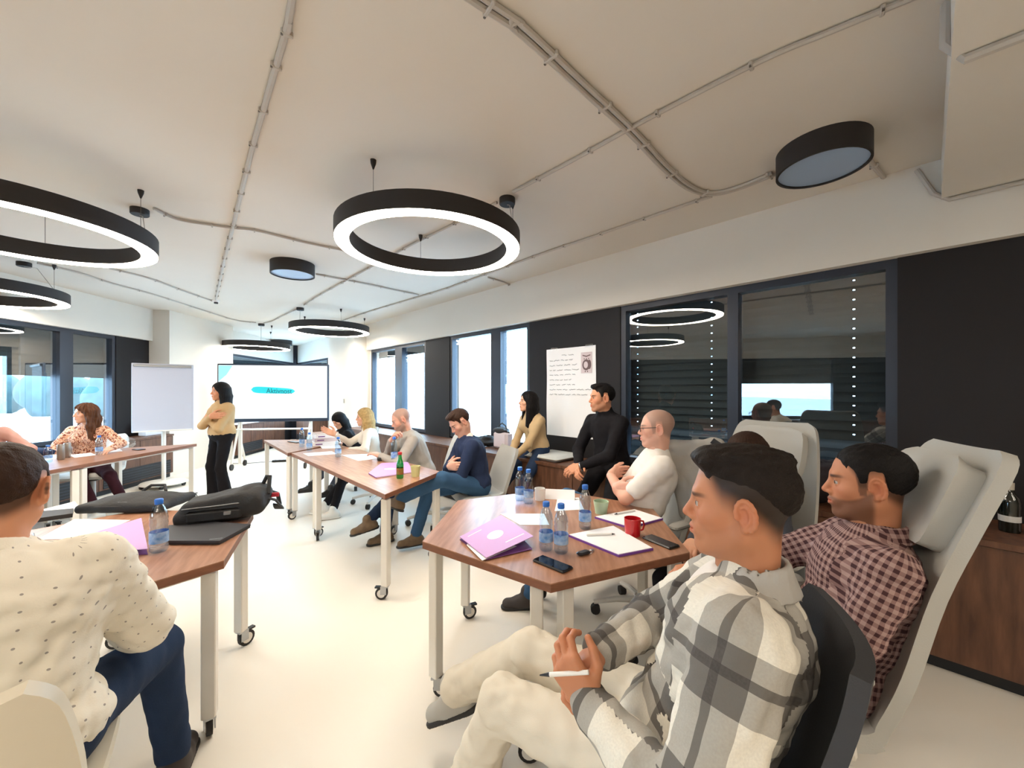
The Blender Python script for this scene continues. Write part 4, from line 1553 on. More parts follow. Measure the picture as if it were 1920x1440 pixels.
def surfnet(D, lo, res):
    S = D < 0
    n = np.array(D.shape)
    cnt = np.zeros(n - 1, dtype=np.int8)
    for c in _CO:
        cnt += S[c[0]:n[0] - 1 + c[0], c[1]:n[1] - 1 + c[1], c[2]:n[2] - 1 + c[2]]
    mask = (cnt > 0) & (cnt < 8)
    I = np.argwhere(mask)
    idx = np.full(n - 1, -1, dtype=np.int64)
    idx[mask] = np.arange(len(I))
    vals = [D[I[:, 0] + c[0], I[:, 1] + c[1], I[:, 2] + c[2]] for c in _CO]
    pos = np.zeros((len(I), 3))
    num = np.zeros(len(I))
    for a, b in _ED:
        da, db = vals[a], vals[b]
        m = (da < 0) != (db < 0)
        t = np.where(m, da / np.where(m, da - db, 1), 0)
        pos += m[:, None] * (_CO[a] + t[:, None] * (_CO[b] - _CO[a]))
        num += m
    verts = lo + (I + pos / num[:, None]) * res
    faces = []
    for ax in range(3):
        s0 = [slice(None)] * 3
        s1 = [slice(None)] * 3
        s0[ax] = slice(0, -1)
        s1[ax] = slice(1, None)
        A, B = S[tuple(s0)], S[tuple(s1)]
        E = np.argwhere(A != B)
        o1, o2 = [(1, 2), (2, 0), (0, 1)][ax]
        ok = (E[:, o1] > 0) & (E[:, o2] > 0) & (E[:, o1] < n[o1] - 1) & (E[:, o2] < n[o2] - 1)
        E = E[ok]
        ins = A[E[:, 0], E[:, 1], E[:, 2]]
        q = []
        for du, dv in ((-1, -1), (0, -1), (0, 0), (-1, 0)):
            F = E.copy()
            F[:, o1] += du
            F[:, o2] += dv
            q.append(idx[F[:, 0], F[:, 1], F[:, 2]])
        q = np.stack(q, 1)
        q[~ins] = q[~ins][:, ::-1]
        faces.append(q)
    f = np.concatenate(faces)
    return verts, f[(f >= 0).all(1)]


def relax(verts, faces, it=1):
    for _ in range(it):
        acc = np.zeros_like(verts)
        c = np.zeros(len(verts))
        for i in range(4):
            a, b = faces[:, i], faces[:, (i + 1) % 4]
            np.add.at(acc, a, verts[b])
            np.add.at(c, a, 1)
            np.add.at(acc, b, verts[a])
            np.add.at(c, b, 1)
        verts = verts * .4 + .6 * acc / np.maximum(c, 1)[:, None]
    return verts


def to_mesh(name, verts, faces, m, attrs=None):
    me = bpy.data.meshes.new(name)
    nv, nf = len(verts), len(faces)
    me.vertices.add(nv)
    me.vertices.foreach_set('co', np.ascontiguousarray(verts, dtype=np.float32).ravel())
    me.loops.add(nf * 4)
    me.loops.foreach_set('vertex_index', np.ascontiguousarray(faces, dtype=np.int32).ravel())
    me.polygons.add(nf)
    me.polygons.foreach_set('loop_start', np.arange(nf, dtype=np.int32) * 4)
    me.polygons.foreach_set('use_smooth', np.ones(nf, dtype=bool))
    me.update(calc_edges=True)
    me.materials.append(MATS[m] if isinstance(m, str) else m)
    for k, (typ, arr) in (attrs or {}).items():
        at_ = me.attributes.new(k, typ, 'CORNER' if len(arr) == nf * 4 else 'POINT')
        if typ == 'FLOAT_COLOR':
            arr = np.concatenate([arr, np.ones((nv, 1))], 1)
            at_.data.foreach_set('color', np.ascontiguousarray(arr, dtype=np.float32).ravel())
        else:
            at_.data.foreach_set('vector', np.ascontiguousarray(arr, dtype=np.float32).ravel())
    return me


def puv(prims, verts, faces=None):
    prims = [p for p in prims if not getattr(p, 'nouv', False)]
    ds = np.stack([p.d(verts) + getattr(p, 'bias', 0) for p in prims if p.op == '+'], 0)
    k = ds.argmin(0)
    if faces is not None:          # one chart per face, so the print never smears across a seam
        k = np.repeat(k[faces[:, 0]], 4)
        verts = verts[faces.ravel()]
    res = np.zeros_like(verts)
    j = 0
    for p in prims:
        if p.op != '+':
            continue
        m = k == j
        if m.any():
            res[m] = p.uv(verts[m])
        j += 1
    per = np.maximum(res[:, 1], 1e-3)
    if faces is not None:
        x = res[:, 0].reshape(-1, 4)
        pr = per.reshape(-1, 4)
        res[:, 0] = (x - pr * np.round((x - x[:, :1]) / pr)).ravel()
    res[:, 1] = 0
    return res


def fold_noise(seed, amp, fr=(28, 75), up=.35):
    rnd = np.random.RandomState(seed)
    W_ = []
    for i in range(7):
        d = rnd.normal(size=3)
        d[2] *= up + .6
        W_.append((unit(d) * rnd.uniform(*fr), rnd.uniform(0, 6.28), unit(rnd.normal(size=3)) * rnd.uniform(8, 20), rnd.uniform(.5, 1.0)))

    def post(P, D):
        n = 0
        for d, ph, wd, a in W_:
            n = n + a * (1 - np.abs(np.sin(P @ d + ph + 1.6 * np.sin(P @ wd + ph * 2))) * 1.6)
        return D + amp * n / 4.0
    return post


def ik(S, T, l1, l2, pole):
    S, T = np.asarray(S, float), np.asarray(T, float)
    d = T - S
    L = np.linalg.norm(d)
    Lc = min(max(L, abs(l1 - l2) + .02), (l1 + l2) * .998)
    u = d / L
    T = S + u * Lc
    a = (l1 * l1 - l2 * l2 + Lc * Lc) / (2 * Lc)
    h = math.sqrt(max(0, l1 * l1 - a * a))
    p = np.asarray(pole, float)
    p = unit(p - u * np.dot(p, u))
    return S + u * a + p * h, T


# ------------------------------------------------------------------ heads
def head_prims(fem=False, detail=True, neck=(0, -.045, -.15)):
    jw = .85 if fem else 1.0
    P = [Ell((0, -.012, .035), (.076, .097, .083), k=.01),
         Ell((0, .022, -.025), (.062 * (.96 if fem else 1), .067, .082), k=.03)]
    for s in (-1, 1):
        P += [Cone((s * .05 * jw, -.002, -.056), (s * .018 * jw, .064, -.098), .021, .016, .03),
              Ell((s * .043, .052, -.022), (.022, .022, .02), k=.022)]
    P += [Cone((0, .073, -.1), (0, .076, -.098), .0165 * (jw ** .5), .015, .02),
          Cone((-.03, .078, .022), (.03, .078, .022), .0095 if fem else .012, .0095 if fem else .012, .016)]
    for s in (-1, 1):
        P.append(Ell((s * .032, .101, .003), (.019, .018, .0145), k=.012, op='-'))
    P += [Cone((0, .083, .014), (0, .106, -.027), .0065, .0100, .012),
          Cone((0, .100, -.031), (0, .088, -.040), .0075, .006, .008)]
    for s in (-1, 1):
        P.append(Ell((s * .0115, .093, -.033), (.0075, .0105, .0075), k=.007))
        P.append(Ell((s * .0058, .1, -.0415), (.0034, .006, .0035), k=.003, op='-'))
    P.append(Ell((0, .076, -.062), (.028, .02, .024), k=.016))
    for s in (-1, 1):
        P += [Cone((s * .021, .0865, -.0615), (s * .003, .0965, -.0565), .0036, .0055, .004),
              Cone((s * .019, .0865, -.0655), (0, .0950, -.0695), .004, .0064, .004)]
    P.append(Cone((-.021, .0935, -.0628), (.021, .0935, -.0628), .0018, .0018, .002, '-'))
    ez, ey, er = .0025, .0715, .0136

    def lid(sx):
        def fn(Q):
            q = Q - V(sx * .0315, ey, ez)
            r = np.linalg.norm(q, axis=-1)
            slit = .0052 - np.abs(q[..., 2] + .0006 - .25 * 0)
            slit = np.where(q[..., 1] > .004, slit, -.02)
            slit = np.minimum(slit, .0128 - np.abs(q[..., 0]))
            return np.maximum(r - .0152, slit)
        return fn
    for s in (-1, 1):
        c = V(s * .0315, ey, ez)
        P.append(Fn(lid(s), c - .016, c + .016, .003))
    for s in (-1, 1):          # ears: bowl, hollow and rim
        ca, sa = math.cos(math.radians(18)), math.sin(math.radians(18))
        c = V(s * .0785, -.014, -.004)
        fwd = V(-s * .30, .95, -.06); fwd = unit(fwd)
        upv = unit(V(s * .10, -.20, 1.0)); upv = unit(upv - fwd * np.dot(upv, fwd))
        nrm = np.cross(fwd, upv)
        R = np.array([nrm, fwd, upv]).T
        P.append(Ell(c, (.0075, .018, .030), R, .006))
        P.append(Ell(c + nrm * (.008 * (1 if np.dot(nrm, V(s, 0, 0)) > 0 else -1)) + fwd * .002, (.007, .0105, .018), R, .004, '-'))
        sg = 1 if np.dot(nrm, V(s, 0, 0)) > 0 else -1
        if detail:
            ring = []
            for a in np.linspace(math.radians(-10), math.radians(245), 12):
                ring.append(c + fwd * (.0185 * math.cos(a)) + upv * (.0315 * math.sin(a)) + nrm * sg * .0045)
            for a, b in zip(ring[:-1], ring[1:]):
                P.append(Cone(a, b, .0042, .0042, .003))
            P.append(Cone(c + upv * -.030 + fwd * .004, c + upv * -.024 + fwd * .002, .0075, .007, .006))
            arc = [c + fwd * (.009 * math.cos(a)) + upv * (.019 * math.sin(a) + .001) + nrm * sg * .004 for a in np.linspace(math.radians(60), math.radians(250), 7)]
            for a, b in zip(arc[:-1], arc[1:]):
                P.append(Cone(a, b, .0032, .0032, .003))
            P.append(Cone(c + fwd * .0165 + upv * -.006 + nrm * sg * .003, c + fwd * .015 + upv * .001 + nrm * sg * .003, .0045, .004, .003))
    P.append(Cone((0, -.022, -.05), neck, .05 if fem else .056, .05 if fem else .058, .03))
    return P


def head_color(v, skin, spec, fem):
    """colour of the head: skin, lips, brows, painted shade in the lid crease, clipped or shaved hair, beard"""
    c = np.tile(np.array(skin[:3]), (len(v), 1))
    x, y, z = v.T

    def blend(mask, col, amt):
        w = np.clip(mask, 0, 1)[:, None] * amt
        c[:] = c * (1 - w) + np.array(col[:3]) * w
    ss = lambda a, b, t: np.clip((t - a) / (b - a), 0, 1) ** 2 * (3 - 2 * np.clip((t - a) / (b - a), 0, 1))
    red = np.array(skin[:3]) * V(1.0, .62, .58)
    blend(np.exp(-(((np.abs(x) - .045) / .022) ** 2 + ((z + .025) / .022) ** 2)) * (y > .02), red, .30)
    blend(np.exp(-((x / .014) ** 2 + ((z + .026) / .014) ** 2)) * (y > .085), red, .35)
    blend(ss(.068, .078, np.abs(x)) * np.exp(-((z + .004) / .03) ** 2 - ((y + .012) / .025) ** 2), red, .45)
    lip = np.exp(-((x / .02) ** 4 + ((z + .0625) / .0085) ** 4)) * (y > .08)
    blend(lip, spec.get('lip', np.array(skin[:3]) * V(.85, .42, .42)), .75)
    hair = spec['hair']
    bx = np.abs(x)
    brow = np.exp(-((bx - .032) / .019) ** 4 - ((z - .0215 - .10 * (bx - .02) + 4.5 * (bx - .03) ** 2) / (.0035 if fem else .0048)) ** 4) * (y > .055)
    blend(brow, hair, .85)
    crease_shade = np.exp(-((bx - .0315) / .014) ** 4 - ((z - .0115) / .003) ** 2) * (y > .07)
    blend(crease_shade, np.array(skin[:3]) * .55, .5)  # shade in the fold of the upper lid, put into the skin colour
    lash = np.exp(-((bx - .0315) / .0135) ** 4 - ((z - .0072) / .0016) ** 2) * (y > .075)
    blend(lash, V(.02, .015, .012), .75)
    st = spec.get('beard', 0)
    if st:
        line = np.interp(y, [-.02, .005, .03, .055, .075, .09], [-.015, -.022, -.040, -.050, -.052, -.0475])
        m = ss(.006, -.006, z - line) * ss(-.150, -.118, z) * ss(-.012, .004, y)
        m = m * (1 - np.exp(-(x / .021) ** 4 - ((z + .0635) / .0078) ** 4) * (y > .08))
        blend(m, hair, st)
    cl = spec.get('clip', 0)
    if cl:         # clipped scalp: dense above, fading out towards temple, ear and nape
        lo_ = np.interp(y, [-.12, -.07, -.036, -.028, .006, .012, .028, .036, .048, .060, .08], [-.085, -.075, -.05, .026, .026, -.03, -.03, .020, .040, .062, .074])
        fd_ = spec.get('fade', 0)
        m = ss(-.004, .034, z - lo_)
        if fd_:
            lo_ = np.interp(y, [-.12, -.07, -.03, .012, .030, .040, .050, .060, .08], [-.085, -.07, -.02, .004, .012, .026, .044, .062, .074])
            m = ss(-.022, .045, z - lo_) * (1 - ss(.0765, .0785, bx) * (np.abs(z + .004) < .036))
        m = np.maximum(m, (.75 - .75 * fd_) * ss(-.004, .004 + .02 * fd_, z - lo_) * ss(.034, .028, y) * ss(.004, .010, y))
        blend(m, hair, cl)
    return c


def hair_field(kind, fem, res, seed=0):
    """hair volume in head space"""
    cr = V(0, -.014, .036)
    P = []
    post = None
    rnd = np.random.RandomState(seed)
    if kind in ('quiff', 'short', 'crop'):
        th = {'quiff': .008, 'short': .010, 'crop': .006}[kind]
        P.append(Ell(cr, (.076 + th * .6, .098 + th, .084 + th), k=.01))
        if kind == 'quiff':
            P += [Ell((0, .035, .103), (.060, .060, .022), k=.03), Ell((0, -.035, .106), (.062, .07, .016), k=.03), Ell((.0, .058, .097), (.048, .028, .021), k=.025)]
        if kind == 'short':
            P += [Ell((0, .04, .105), (.057, .05, .02), k=.025), Ell((0, .07, .092), (.045, .022, .016), k=.02)]
        ys = [-.13, -.10, -.06, -.036, -.028, .004, .010, .026, .034, .046, .058, .075, .12]
        zs = {'quiff': [-.035, -.022, .008, .030, .036, .044, .047, .050, .053, .058, .064, .074, .080],
              'short': [-.075, -.065, -.05, -.02, .034, .034, -.012, -.012, .028, .046, .062, .074, .082],
              'crop': [-.075, -.068, -.055, -.02, .034, .034, -.022, -.022, .028, .046, .062, .074, .082]}[kind]

        def post(Q, D):
            x, y, z = Q.T
            ln_ = np.interp(y, ys, zs)
            ln_ = ln_ + np.where(y > .05, 3.0 * np.clip(np.abs(x) - .03, 0, 1) * .25 * -1, 0)
            g = .0007 * np.sin(70 * x + 9 * np.sin(40 * y + 50 * z)) + .0008 * np.sin(170 * x + 50 * y + 4 * np.sin(60 * z)) + .0007 * np.sin(260 * x + 90 * z + 3 * np.sin(80 * y))
            thin = (th + .001) * np.exp(-np.clip(z - ln_, 0, 1) / (.030 if kind == 'quiff' else .018))      # tapers to nothing at the hairline
            g = g * np.clip((z - ln_) / .03, .1, 1)
            return smax(D + g + thin, ln_ - z, .003)
    else:
        ln = {'bob': .20, 'long': .30, 'wavy': .33, 'shoulder': .25}[kind]
        th = .014
        P.append(Ell(cr, (.077 + th, .1 + th * .6, .084 + th), k=.01))
        for a in np.linspace(math.radians(68), math.radians(292), 15):
            dx, dy = math.sin(a), math.cos(a)
            w = .018 * math.sin(3 * a + seed) if kind == 'wavy' else .0
            p0 = V(dx * .070, dy * .085 - .014, .03)
            p1 = V(dx * (.084 + w), dy * .092 - .02, -.07)
            p2 = V(dx * (.078 + (.035 if kind == 'wavy' else .006)), dy * .082 - .03, -.07 - (ln - .07) * (1 - .25 * max(0, dy)))
            if abs(a - PI) > math.radians(75):
                p2 = p2 + V(dx * .004, .02, 0)
            P += [Cone(p0, p1, .026, .026, .022), Cone(p1, p2, .026, .017, .022)]
        bang = kind in ('bob',)

        def post(Q, D):
            x, y, z = Q.T
            a = np.arctan2(x, y + .02)
            if kind == 'wavy':
                D = D + .006 * np.sin(38 * z + 5 * np.sin(3 * a)) + .003 * np.sin(22 * a + 30 * z)
            D = D + .0016 * np.sin(34 * a + 1.5 * np.sin(9 * z)) + .0008 * np.sin(83 * a + 5 * z)
            # opening for the face
            e = np.sqrt((x / .060) ** 2 + ((z + .045) / (.115 if not bang else .088)) ** 2) - 1
            face = np.maximum(e * .06, .030 - y)
            face = np.minimum(face, np.maximum(np.maximum(np.abs(x) - .058, .0 - y), z + .03))
            return smax(D, -face, .008)
    v, f = field(P, res, post)
    return relax(v, f, 1), f


def hand_prims(Wp, hd, pn, side, curl, spread=0.0, thumb=.6, fd=None):
    """palm and five fingers from the wrist; side=+1 right hand, -1 left; pn = palm facing direction"""
    hd = unit(hd)
    pn = unit(pn - hd * np.dot(pn, hd))
    lat = np.cross(hd, pn) * (1 if side > 0 else -1)          # towards the thumb
    P = []
    kn = [(.031, .086), (.0105, .091), (-.0105, .086), (-.030, .077)]
    seg = [(.043, .026, .021), (.048, .030, .022), (.044, .028, .021), (.034, .021, .019)]
    for i, ((lx, fx), sg) in enumerate(zip(kn, seg)):
        b = Wp + hd * .008 + lat * lx * .62
        k = Wp + hd * fx + lat * lx
        P.append(Cone(b, k, .0165, .0125, .014))
        c = curl[i] if isinstance(curl, (list, tuple)) else curl
        ang = 0.0
        p = k
        rr = [.0098, .0090, .0082, .0070]
        dirb = unit(hd + lat * spread * (1.5 - i))
        for j, L in enumerate(sg):
            ang += c * (1.0, 1.15, .7)[j]
            d = dirb * math.cos(ang) + pn * math.sin(ang)
            P.append(Cone(p, p + d * L, rr[j] * (.88 if i == 3 else 1), rr[j + 1] * (.88 if i == 3 else 1), .004))
            p = p + d * L
    b = Wp + hd * .02 + lat * .024 + pn * .006
    d1 = unit(hd * .62 + lat * .75 + pn * (.25 + .3 * thumb))
    d2 = unit(hd * .86 + lat * (.45 - .45 * thumb) + pn * (.25 + .35 * thumb))
    d3 = unit(hd * .9 + lat * (.15 - .45 * thumb) + pn * (.3 + .3 * thumb))
    p1 = b + d1 * .042
    p2 = p1 + d2 * .033
    P += [Cone(b, p1, .0175, .0125, .014), Cone(p1, p2, .0120, .0105, .006), Cone(p2, p2 + d3 * .026, .0103, .0082, .004)]
    P.append(Cone(Wp - (hd if fd is None else fd) * .05, Wp + hd * .012, .0235, .022, .02))
    return P


SKINS = {'fair': rgb(226, 172, 142), 'warm': rgb(206, 146, 112), 'tan': rgb(190, 128, 94), 'pink': rgb(220, 168, 146)}
mat('skin', rgb(210, 150, 120), 0.5, attr='col', sss=.12, spec=.35, bump=.04, bscale=350)
for nm, c in (('hair_black', (20, 17, 18)), ('hair_dark', (32, 24, 20)), ('hair_brown', (96, 60, 38)), ('hair_blonde', (206, 168, 110)), ('hair_grey', (120, 112, 106)), ('hair_brunette', (58, 38, 28))):
    mat(nm, rgb(*c), .6, noise=.35, nscale=40, spec=.18, bump=.6, bscale=260)


def person(label, head, hyaw, hpitch=0, hroll=0, tyaw=None, lean=0, slouch=0, side=0, s=1.0, w=1.0, fem=False, skin='warm',
           hair=None, hairmat='hair_dark', face=None, arms=None, legs=None, top=None, bottom=None, shoes='black_plastic', sleeve='long',
           res=.010, hres=.004, gres=.0045, fold=.006, seed=1, glasses=False, eyes=True, pelvis_z=None, shw=.175, neckfwd=.03,
           trous_fold=.005, group=None, extra=None, headscale=1.0, shoe_skip=False, topname='sweater', baggy=1.0, ls=1.0):
    if tyaw is None:
        tyaw = hyaw
    a = math.radians(tyaw)
    f = V(math.cos(a), math.sin(a), 0)
    r = V(math.sin(a), -math.cos(a), 0)
    Z = V(0, 0, 1)
    l1, l2 = math.radians(lean), math.radians(lean + slouch)
    sd = math.radians(side)
    U1 = unit(Z * math.cos(l1) + f * math.sin(l1) + r * math.sin(sd))
    U2 = unit(Z * math.cos(l2) + f * math.sin(l2) + r * math.sin(sd))
    F1, F2 = unit(np.cross(U1, r)), unit(np.cross(U2, r))
    F1, F2 = (F1 if np.dot(F1, f) > 0 else -F1), (F2 if np.dot(F2, f) > 0 else -F2)
    l3 = l2 * .45
    Un = Z * math.cos(l3) + f * math.sin(l3)
    H = np.asarray(head, float)
    off = s * (.27 * U1 + .225 * U2 + .155 * Un + neckfwd * f)
    P0 = H - off
    if pelvis_z is not None:          # shift the trunk length a little so that the seat is met
        P0[2] = pelvis_z
    N0 = H - s * (.155 * Un + neckfwd * f)
    tl = np.linalg.norm(N0 - P0) / (s * .495)
    C0 = P0 + U1 * s * .27 * tl + U2 * s * .08 * tl
    base = V(P0[0], P0[1], 0)
    fw = .90 if fem else 1.0
    T1 = np.array([r, F1, U1]).T
    T2 = np.array([r, F2, U2]).T
    shd = shw * s * (.88 if fem else 1)
    SL, SRr = N0 - U2 * .055 * s - r * shd, N0 - U2 * .055 * s + r * shd

    def loc(q):
        """('l', x, y, z): right, forward, up from the pelvis in the chest frame"""
        if isinstance(q, tuple) and q and q[0] == 'l':
            return P0 + r * q[1] + F2 * q[2] + U2 * q[3]
        return np.asarray(q, float)
    arm = {}
    for nm, S_, sg in (('L', SL, -1), ('R', SRr, 1)):
        q = (arms or {}).get(nm, {})
        tgt = loc(q.get('w', ('l', sg * .2, .18, .12)))
        pole = q.get('pole', None)
        pole = (r * sg * .6 - Z * .8 - f * .3) if pole is None else (P0 * 0 + r * pole[0] + f * pole[1] + Z * pole[2])
        E_, W_ = ik(S_, tgt, .295 * s, .26 * s, pole)
        arm[nm] = (S_, E_, W_, sg, q)
    leg = {}
    for nm, sg in (('L', -1), ('R', 1)):
        q = (legs or {}).get(nm, {})
        Hp = P0 + r * sg * .09 * s
        tgt = loc(q.get('a', tuple(base + r * sg * .12 + f * .42 + Z * .09)))
        pole = q.get('pole', None)
        pole = (f * .8 + Z * 1.0 + r * sg * .1) if pole is None else (r * pole[0] + f * pole[1] + Z * pole[2])
        Kn, An = ik(Hp, tgt, .43 * s * ls, .42 * s * ls, pole)
        leg[nm] = (Hp, Kn, An, sg, q)

    def torso(g, kk=.05):
        b = [Ell(P0 + U1 * .03 * s, V(.168 * w + g, .125 * w + g, .12 + g) * s, T1, kk),
             Ell(P0 + U1 * .19 * s * tl, V(.146 * w * fw + g, .112 * w * fw + g, .15 + g) * s, T1, kk),
             Ell(C0, V(.163 * w * fw + g, .118 * w * fw + g, .16 + g) * s, T2, kk),
             Cone(N0 - U2 * .07 * s - r * shd * .74, N0 - U2 * .07 * s + r * shd * .74, (.056 + g) * s, (.056 + g) * s, kk),
             Cone(N0 - U2 * .06 * s, N0 + Un * .01 * s, (.075 + g) * s, (.056 + g) * s, .04)]
        b[3].nouv = b[4].nouv = True
        b[2].bias = b[1].bias = .05
        for e_ in b[:3]:
            e_.uvc = P0
        if fem:
            for sg in (-1, 1):
                b.append(Ell(C0 + F2 * .085 * s + r * sg * .07 * s - U2 * .0 * s, V(.06 + g, .055 + g, .06 + g) * s, T2, .04))
        return b
    # ---- body: trunk and limbs, then finer head and hands, all in one mesh
    body = torso(-.022)
    for nm, (S_, E_, W_, sg, q) in arm.items():
        sl_ = fw * (.8 if sleeve == 'long' else 1.0)
        body += [Cone(S_, E_, .044 * s * sl_, .037 * s * sl_, .03), Cone(E_, E_ + (W_ - E_) * .35, .039 * s * sl_, .039 * s * sl_, .02), Cone(E_ + (W_ - E_) * .35, W_, .039 * s * sl_, .026 * s * fw, .02)]
    for nm, (Hp, Kn, An, sg, q) in leg.items():
        body += [Cone(Hp, Kn, .070 * s, .048 * s, .03), Cone(Kn, An, .047 * s, .036 * s, .02)]
    body.append(Cone(N0 - U2 * .02, H - Un * .06 * s, .054 * s * fw, .05 * s * fw, .03))
    v1, f1 = field(body, res)
    sk = np.array(SKINS[skin][:3])
    cols = [np.tile(sk, (len(v1), 1))]
    allv, allf = [v1], [f1]
    fa, pa, ra = math.radians(hyaw), math.radians(hpitch), math.radians(hroll)
    hf = V(math.cos(pa) * math.cos(fa), math.cos(pa) * math.sin(fa), math.sin(pa))
    hr = V(math.sin(fa), -math.cos(fa), 0)
    hu = np.cross(hr, hf)
    hr, hu = hr * math.cos(ra) - hu * math.sin(ra), hu * math.cos(ra) + hr * math.sin(ra)
    HR = np.array([hr, hf, hu]).T
    hs = s * headscale * (.96 if fem else 1.0)
    face = dict(face or {})
    face.setdefault('hair', [c * 1.0 for c in MATS[hairmat].node_tree.nodes['Principled BSDF'].inputs['Base Color'].default_value[:3]])
    nk = HR.T @ (N0 - H) / hs
    nk = V(0, -.022, -.05) + (nk - V(0, -.022, -.05)) * .9
    hv, hf_ = field(head_prims(fem, gres < .005, nk), hres)
    cols.append(head_color(hv, sk, face, fem))
    allv.append(H + (hv * hs) @ HR.T)
    allf.append(hf_ + sum(len(x) for x in allv[:-1]))
    for nm, (S_, E_, W_, sg, q) in arm.items():
        if q.get('hide'):
            continue
        fd = unit(W_ - E_)
        hd = q.get('hd')
        hd = fd if hd is None else unit(r * hd[0] + f * hd[1] + Z * hd[2])
        pn = q.get('pn')
        pn = -Z if pn is None else (r * pn[0] + f * pn[1] + Z * pn[2])
        hp = hand_prims(W_, hd, pn, sg, q.get('curl', .35), thumb=q.get('thumb', .6), fd=fd)
        if s != 1.0:
            for c in hp:
                c.a = W_ + (c.a - W_) * s; c.b = W_ + (c.b - W_) * s; c.ra *= s; c.rb *= s; c.L *= s
        gv, gf = field(hp, gres)
        cc = np.tile(sk, (len(gv), 1))
        t_ = np.clip(((gv - W_) @ hd) / .19, 0, 1)[:, None]
        cc = cc * (1 - .25 * t_) + cc * V(1.0, .78, .76) * (.25 * t_)
        cols.append(cc)
        allf.append(gf + sum(len(x) for x in allv))
        allv.append(gv)
    vv, ff = np.concatenate(allv) - base, np.concatenate(allf)
    o = link('person', to_mesh('person', vv, ff, 'skin', {'col': ('FLOAT_COLOR', np.concatenate(cols))}), None, base)
    tag(o, label, 'person', group)

    def garment(name, prims, m, rs, fo, sd_, it=1, post=None):
        fn = fold_noise(sd_, fo)
        ps = (lambda Q, D: post(Q, fn(Q, D))) if post else fn
        gv, gf = field(prims, rs, ps)
        if it:
            gv = relax(gv, gf, it)
        return link(name, to_mesh(name, gv - base, gf, m, {'puv': ('FLOAT_VECTOR', puv(prims, gv, gf))}), o)
    if bottom:
        tp = [Ell(P0 + U1 * .0, V(.166 * w, .122 * w, .115) * s, T1, .05)]
        bk = .9 if fem else 1.0
        for nm, (Hp, Kn, An, sg, q) in leg.items():
            e_ = Kn + (An - Kn) * q.get('cuff', .95)
            tp += [Cone(Hp, Kn, .088 * s * bk * w ** .5, .064 * s * bk, .035, ref=f), Cone(Kn, e_, .063 * s * bk, .05 * s * bk * q.get('hem', 1.0), .03, ref=f)]
        garment('trousers', tp, bottom, res * .9, trous_fold, seed + 5)
    if top:
        sp = torso(.004)
        for nm, (S_, E_, W_, sg, q) in arm.items():
            ea = 1.0 if not fem else .86
            sp.append(Cone(S_, E_ if sleeve == 'long' else S_ + (E_ - S_) * .72, .061 * s * ea * baggy * w ** .3, (.052 if sleeve == 'long' else .058) * s * ea * baggy, .035, ref=f))
            if sleeve == 'long':
                e_ = E_ + (W_ - E_) * q.get('cuff', .93)
                sp.append(Cone(E_, e_, .052 * s * ea * baggy, .038 * s * ea * q.get('hem', 1.0), .025, ref=f))
        if extra:
            sp += extra(dict(P=P0, N=N0, C=C0, U1=U1, U2=U2, F1=F1, F2=F2, r=r, f=f, SL=SL, SR=SRr, Un=Un, s=s))
        garment(topname, sp, top, res * .85, fold, seed)
    if shoes and not shoe_skip:
        for nm, (Hp, Kn, An, sg, q) in leg.items():
            fd = q.get('fd')
            fd = unit(f + r * sg * .2) if fd is None else unit(r * fd[0] + f * fd[1] + Z * fd[2])
            upf = q.get('up')
            upf = Z if upf is None else unit(r * upf[0] + f * upf[1] + Z * upf[2])
            upf = unit(upf - fd * np.dot(fd, upf))
            so = An - upf * .088 * s
            pr = [Cone(An - fd * .025 * s - upf * .03, An + fd * .05 * s - upf * .045, .044 * s, .042 * s, .03),
                  Cone(An - fd * .045 * s - upf * .055, An + fd * .13 * s - upf * .058, .038 * s, .036 * s, .03),
                  Cone(An - upf * .03, An + upf * .02, .043 * s, .043 * s, .02)]
            gv, gf = field(pr, .006 if res < .009 else .008, lambda Q, D: smax(D, -((Q - so) @ upf), .006))
            sh = link('shoe', to_mesh('shoe', relax(gv, gf, 1) - base, gf, shoes, {'puv': ('FLOAT_VECTOR', gv)}), o)
            solem = 'white_ceramic' if shoes == 'shoe_white' else 'rubber'
            pr2 = [Cone(so - fd * .05 * s + upf * .012, so + fd * .135 * s + upf * .012, .041 * s, .040 * s, .02)]
            gv, gf = field(pr2, .006 if res < .009 else .008, lambda Q, D: smax(D, np.abs((Q - so) @ upf - .010) - .010, .003))
            link('sole', to_mesh('sole', gv - base, gf, solem), sh)
    if hair:
        gv, gf = hair_field(hair, fem, .0035 if res < .009 else .0045, seed)
        link('hair', to_mesh('hair', H + (gv * hs) @ HR.T - base, gf, hairmat), o)
    if eyes:
        for sg in (-1, 1):
            c = H + HR @ (V(sg * .0315, .0715, .0025) * hs) - base
            mb = MB()
            vs, fs = [], []
            nu, nv = 14, 10
            for j in range(nv + 1):
                th = PI * j / nv
                for i in range(nu):
                    ph = 2 * PI * i / nu
                    vs.append(c + HR @ (V(math.sin(th) * math.cos(ph), math.cos(th), math.sin(th) * math.sin(ph)) * .0134 * hs))
            for j in range(nv):
                for i in range(nu):
                    fs.append((j * nu + i, j * nu + (i + 1) % nu, (j + 1) * nu + (i + 1) % nu, (j + 1) * nu + i))
            me = fixn(mb.add(vs, fs).mesh('eye', 'sclera', True))
            me.materials.append(MATS['iris'])
            me.materials.append(MATS['black_plastic'])
            idx = [2 if k // nu < 1 else 1 if k // nu < 2 else 0 for k in range(nu * nv)]
            me.polygons.foreach_set('material_index', idx)
            link('eye', me, o)
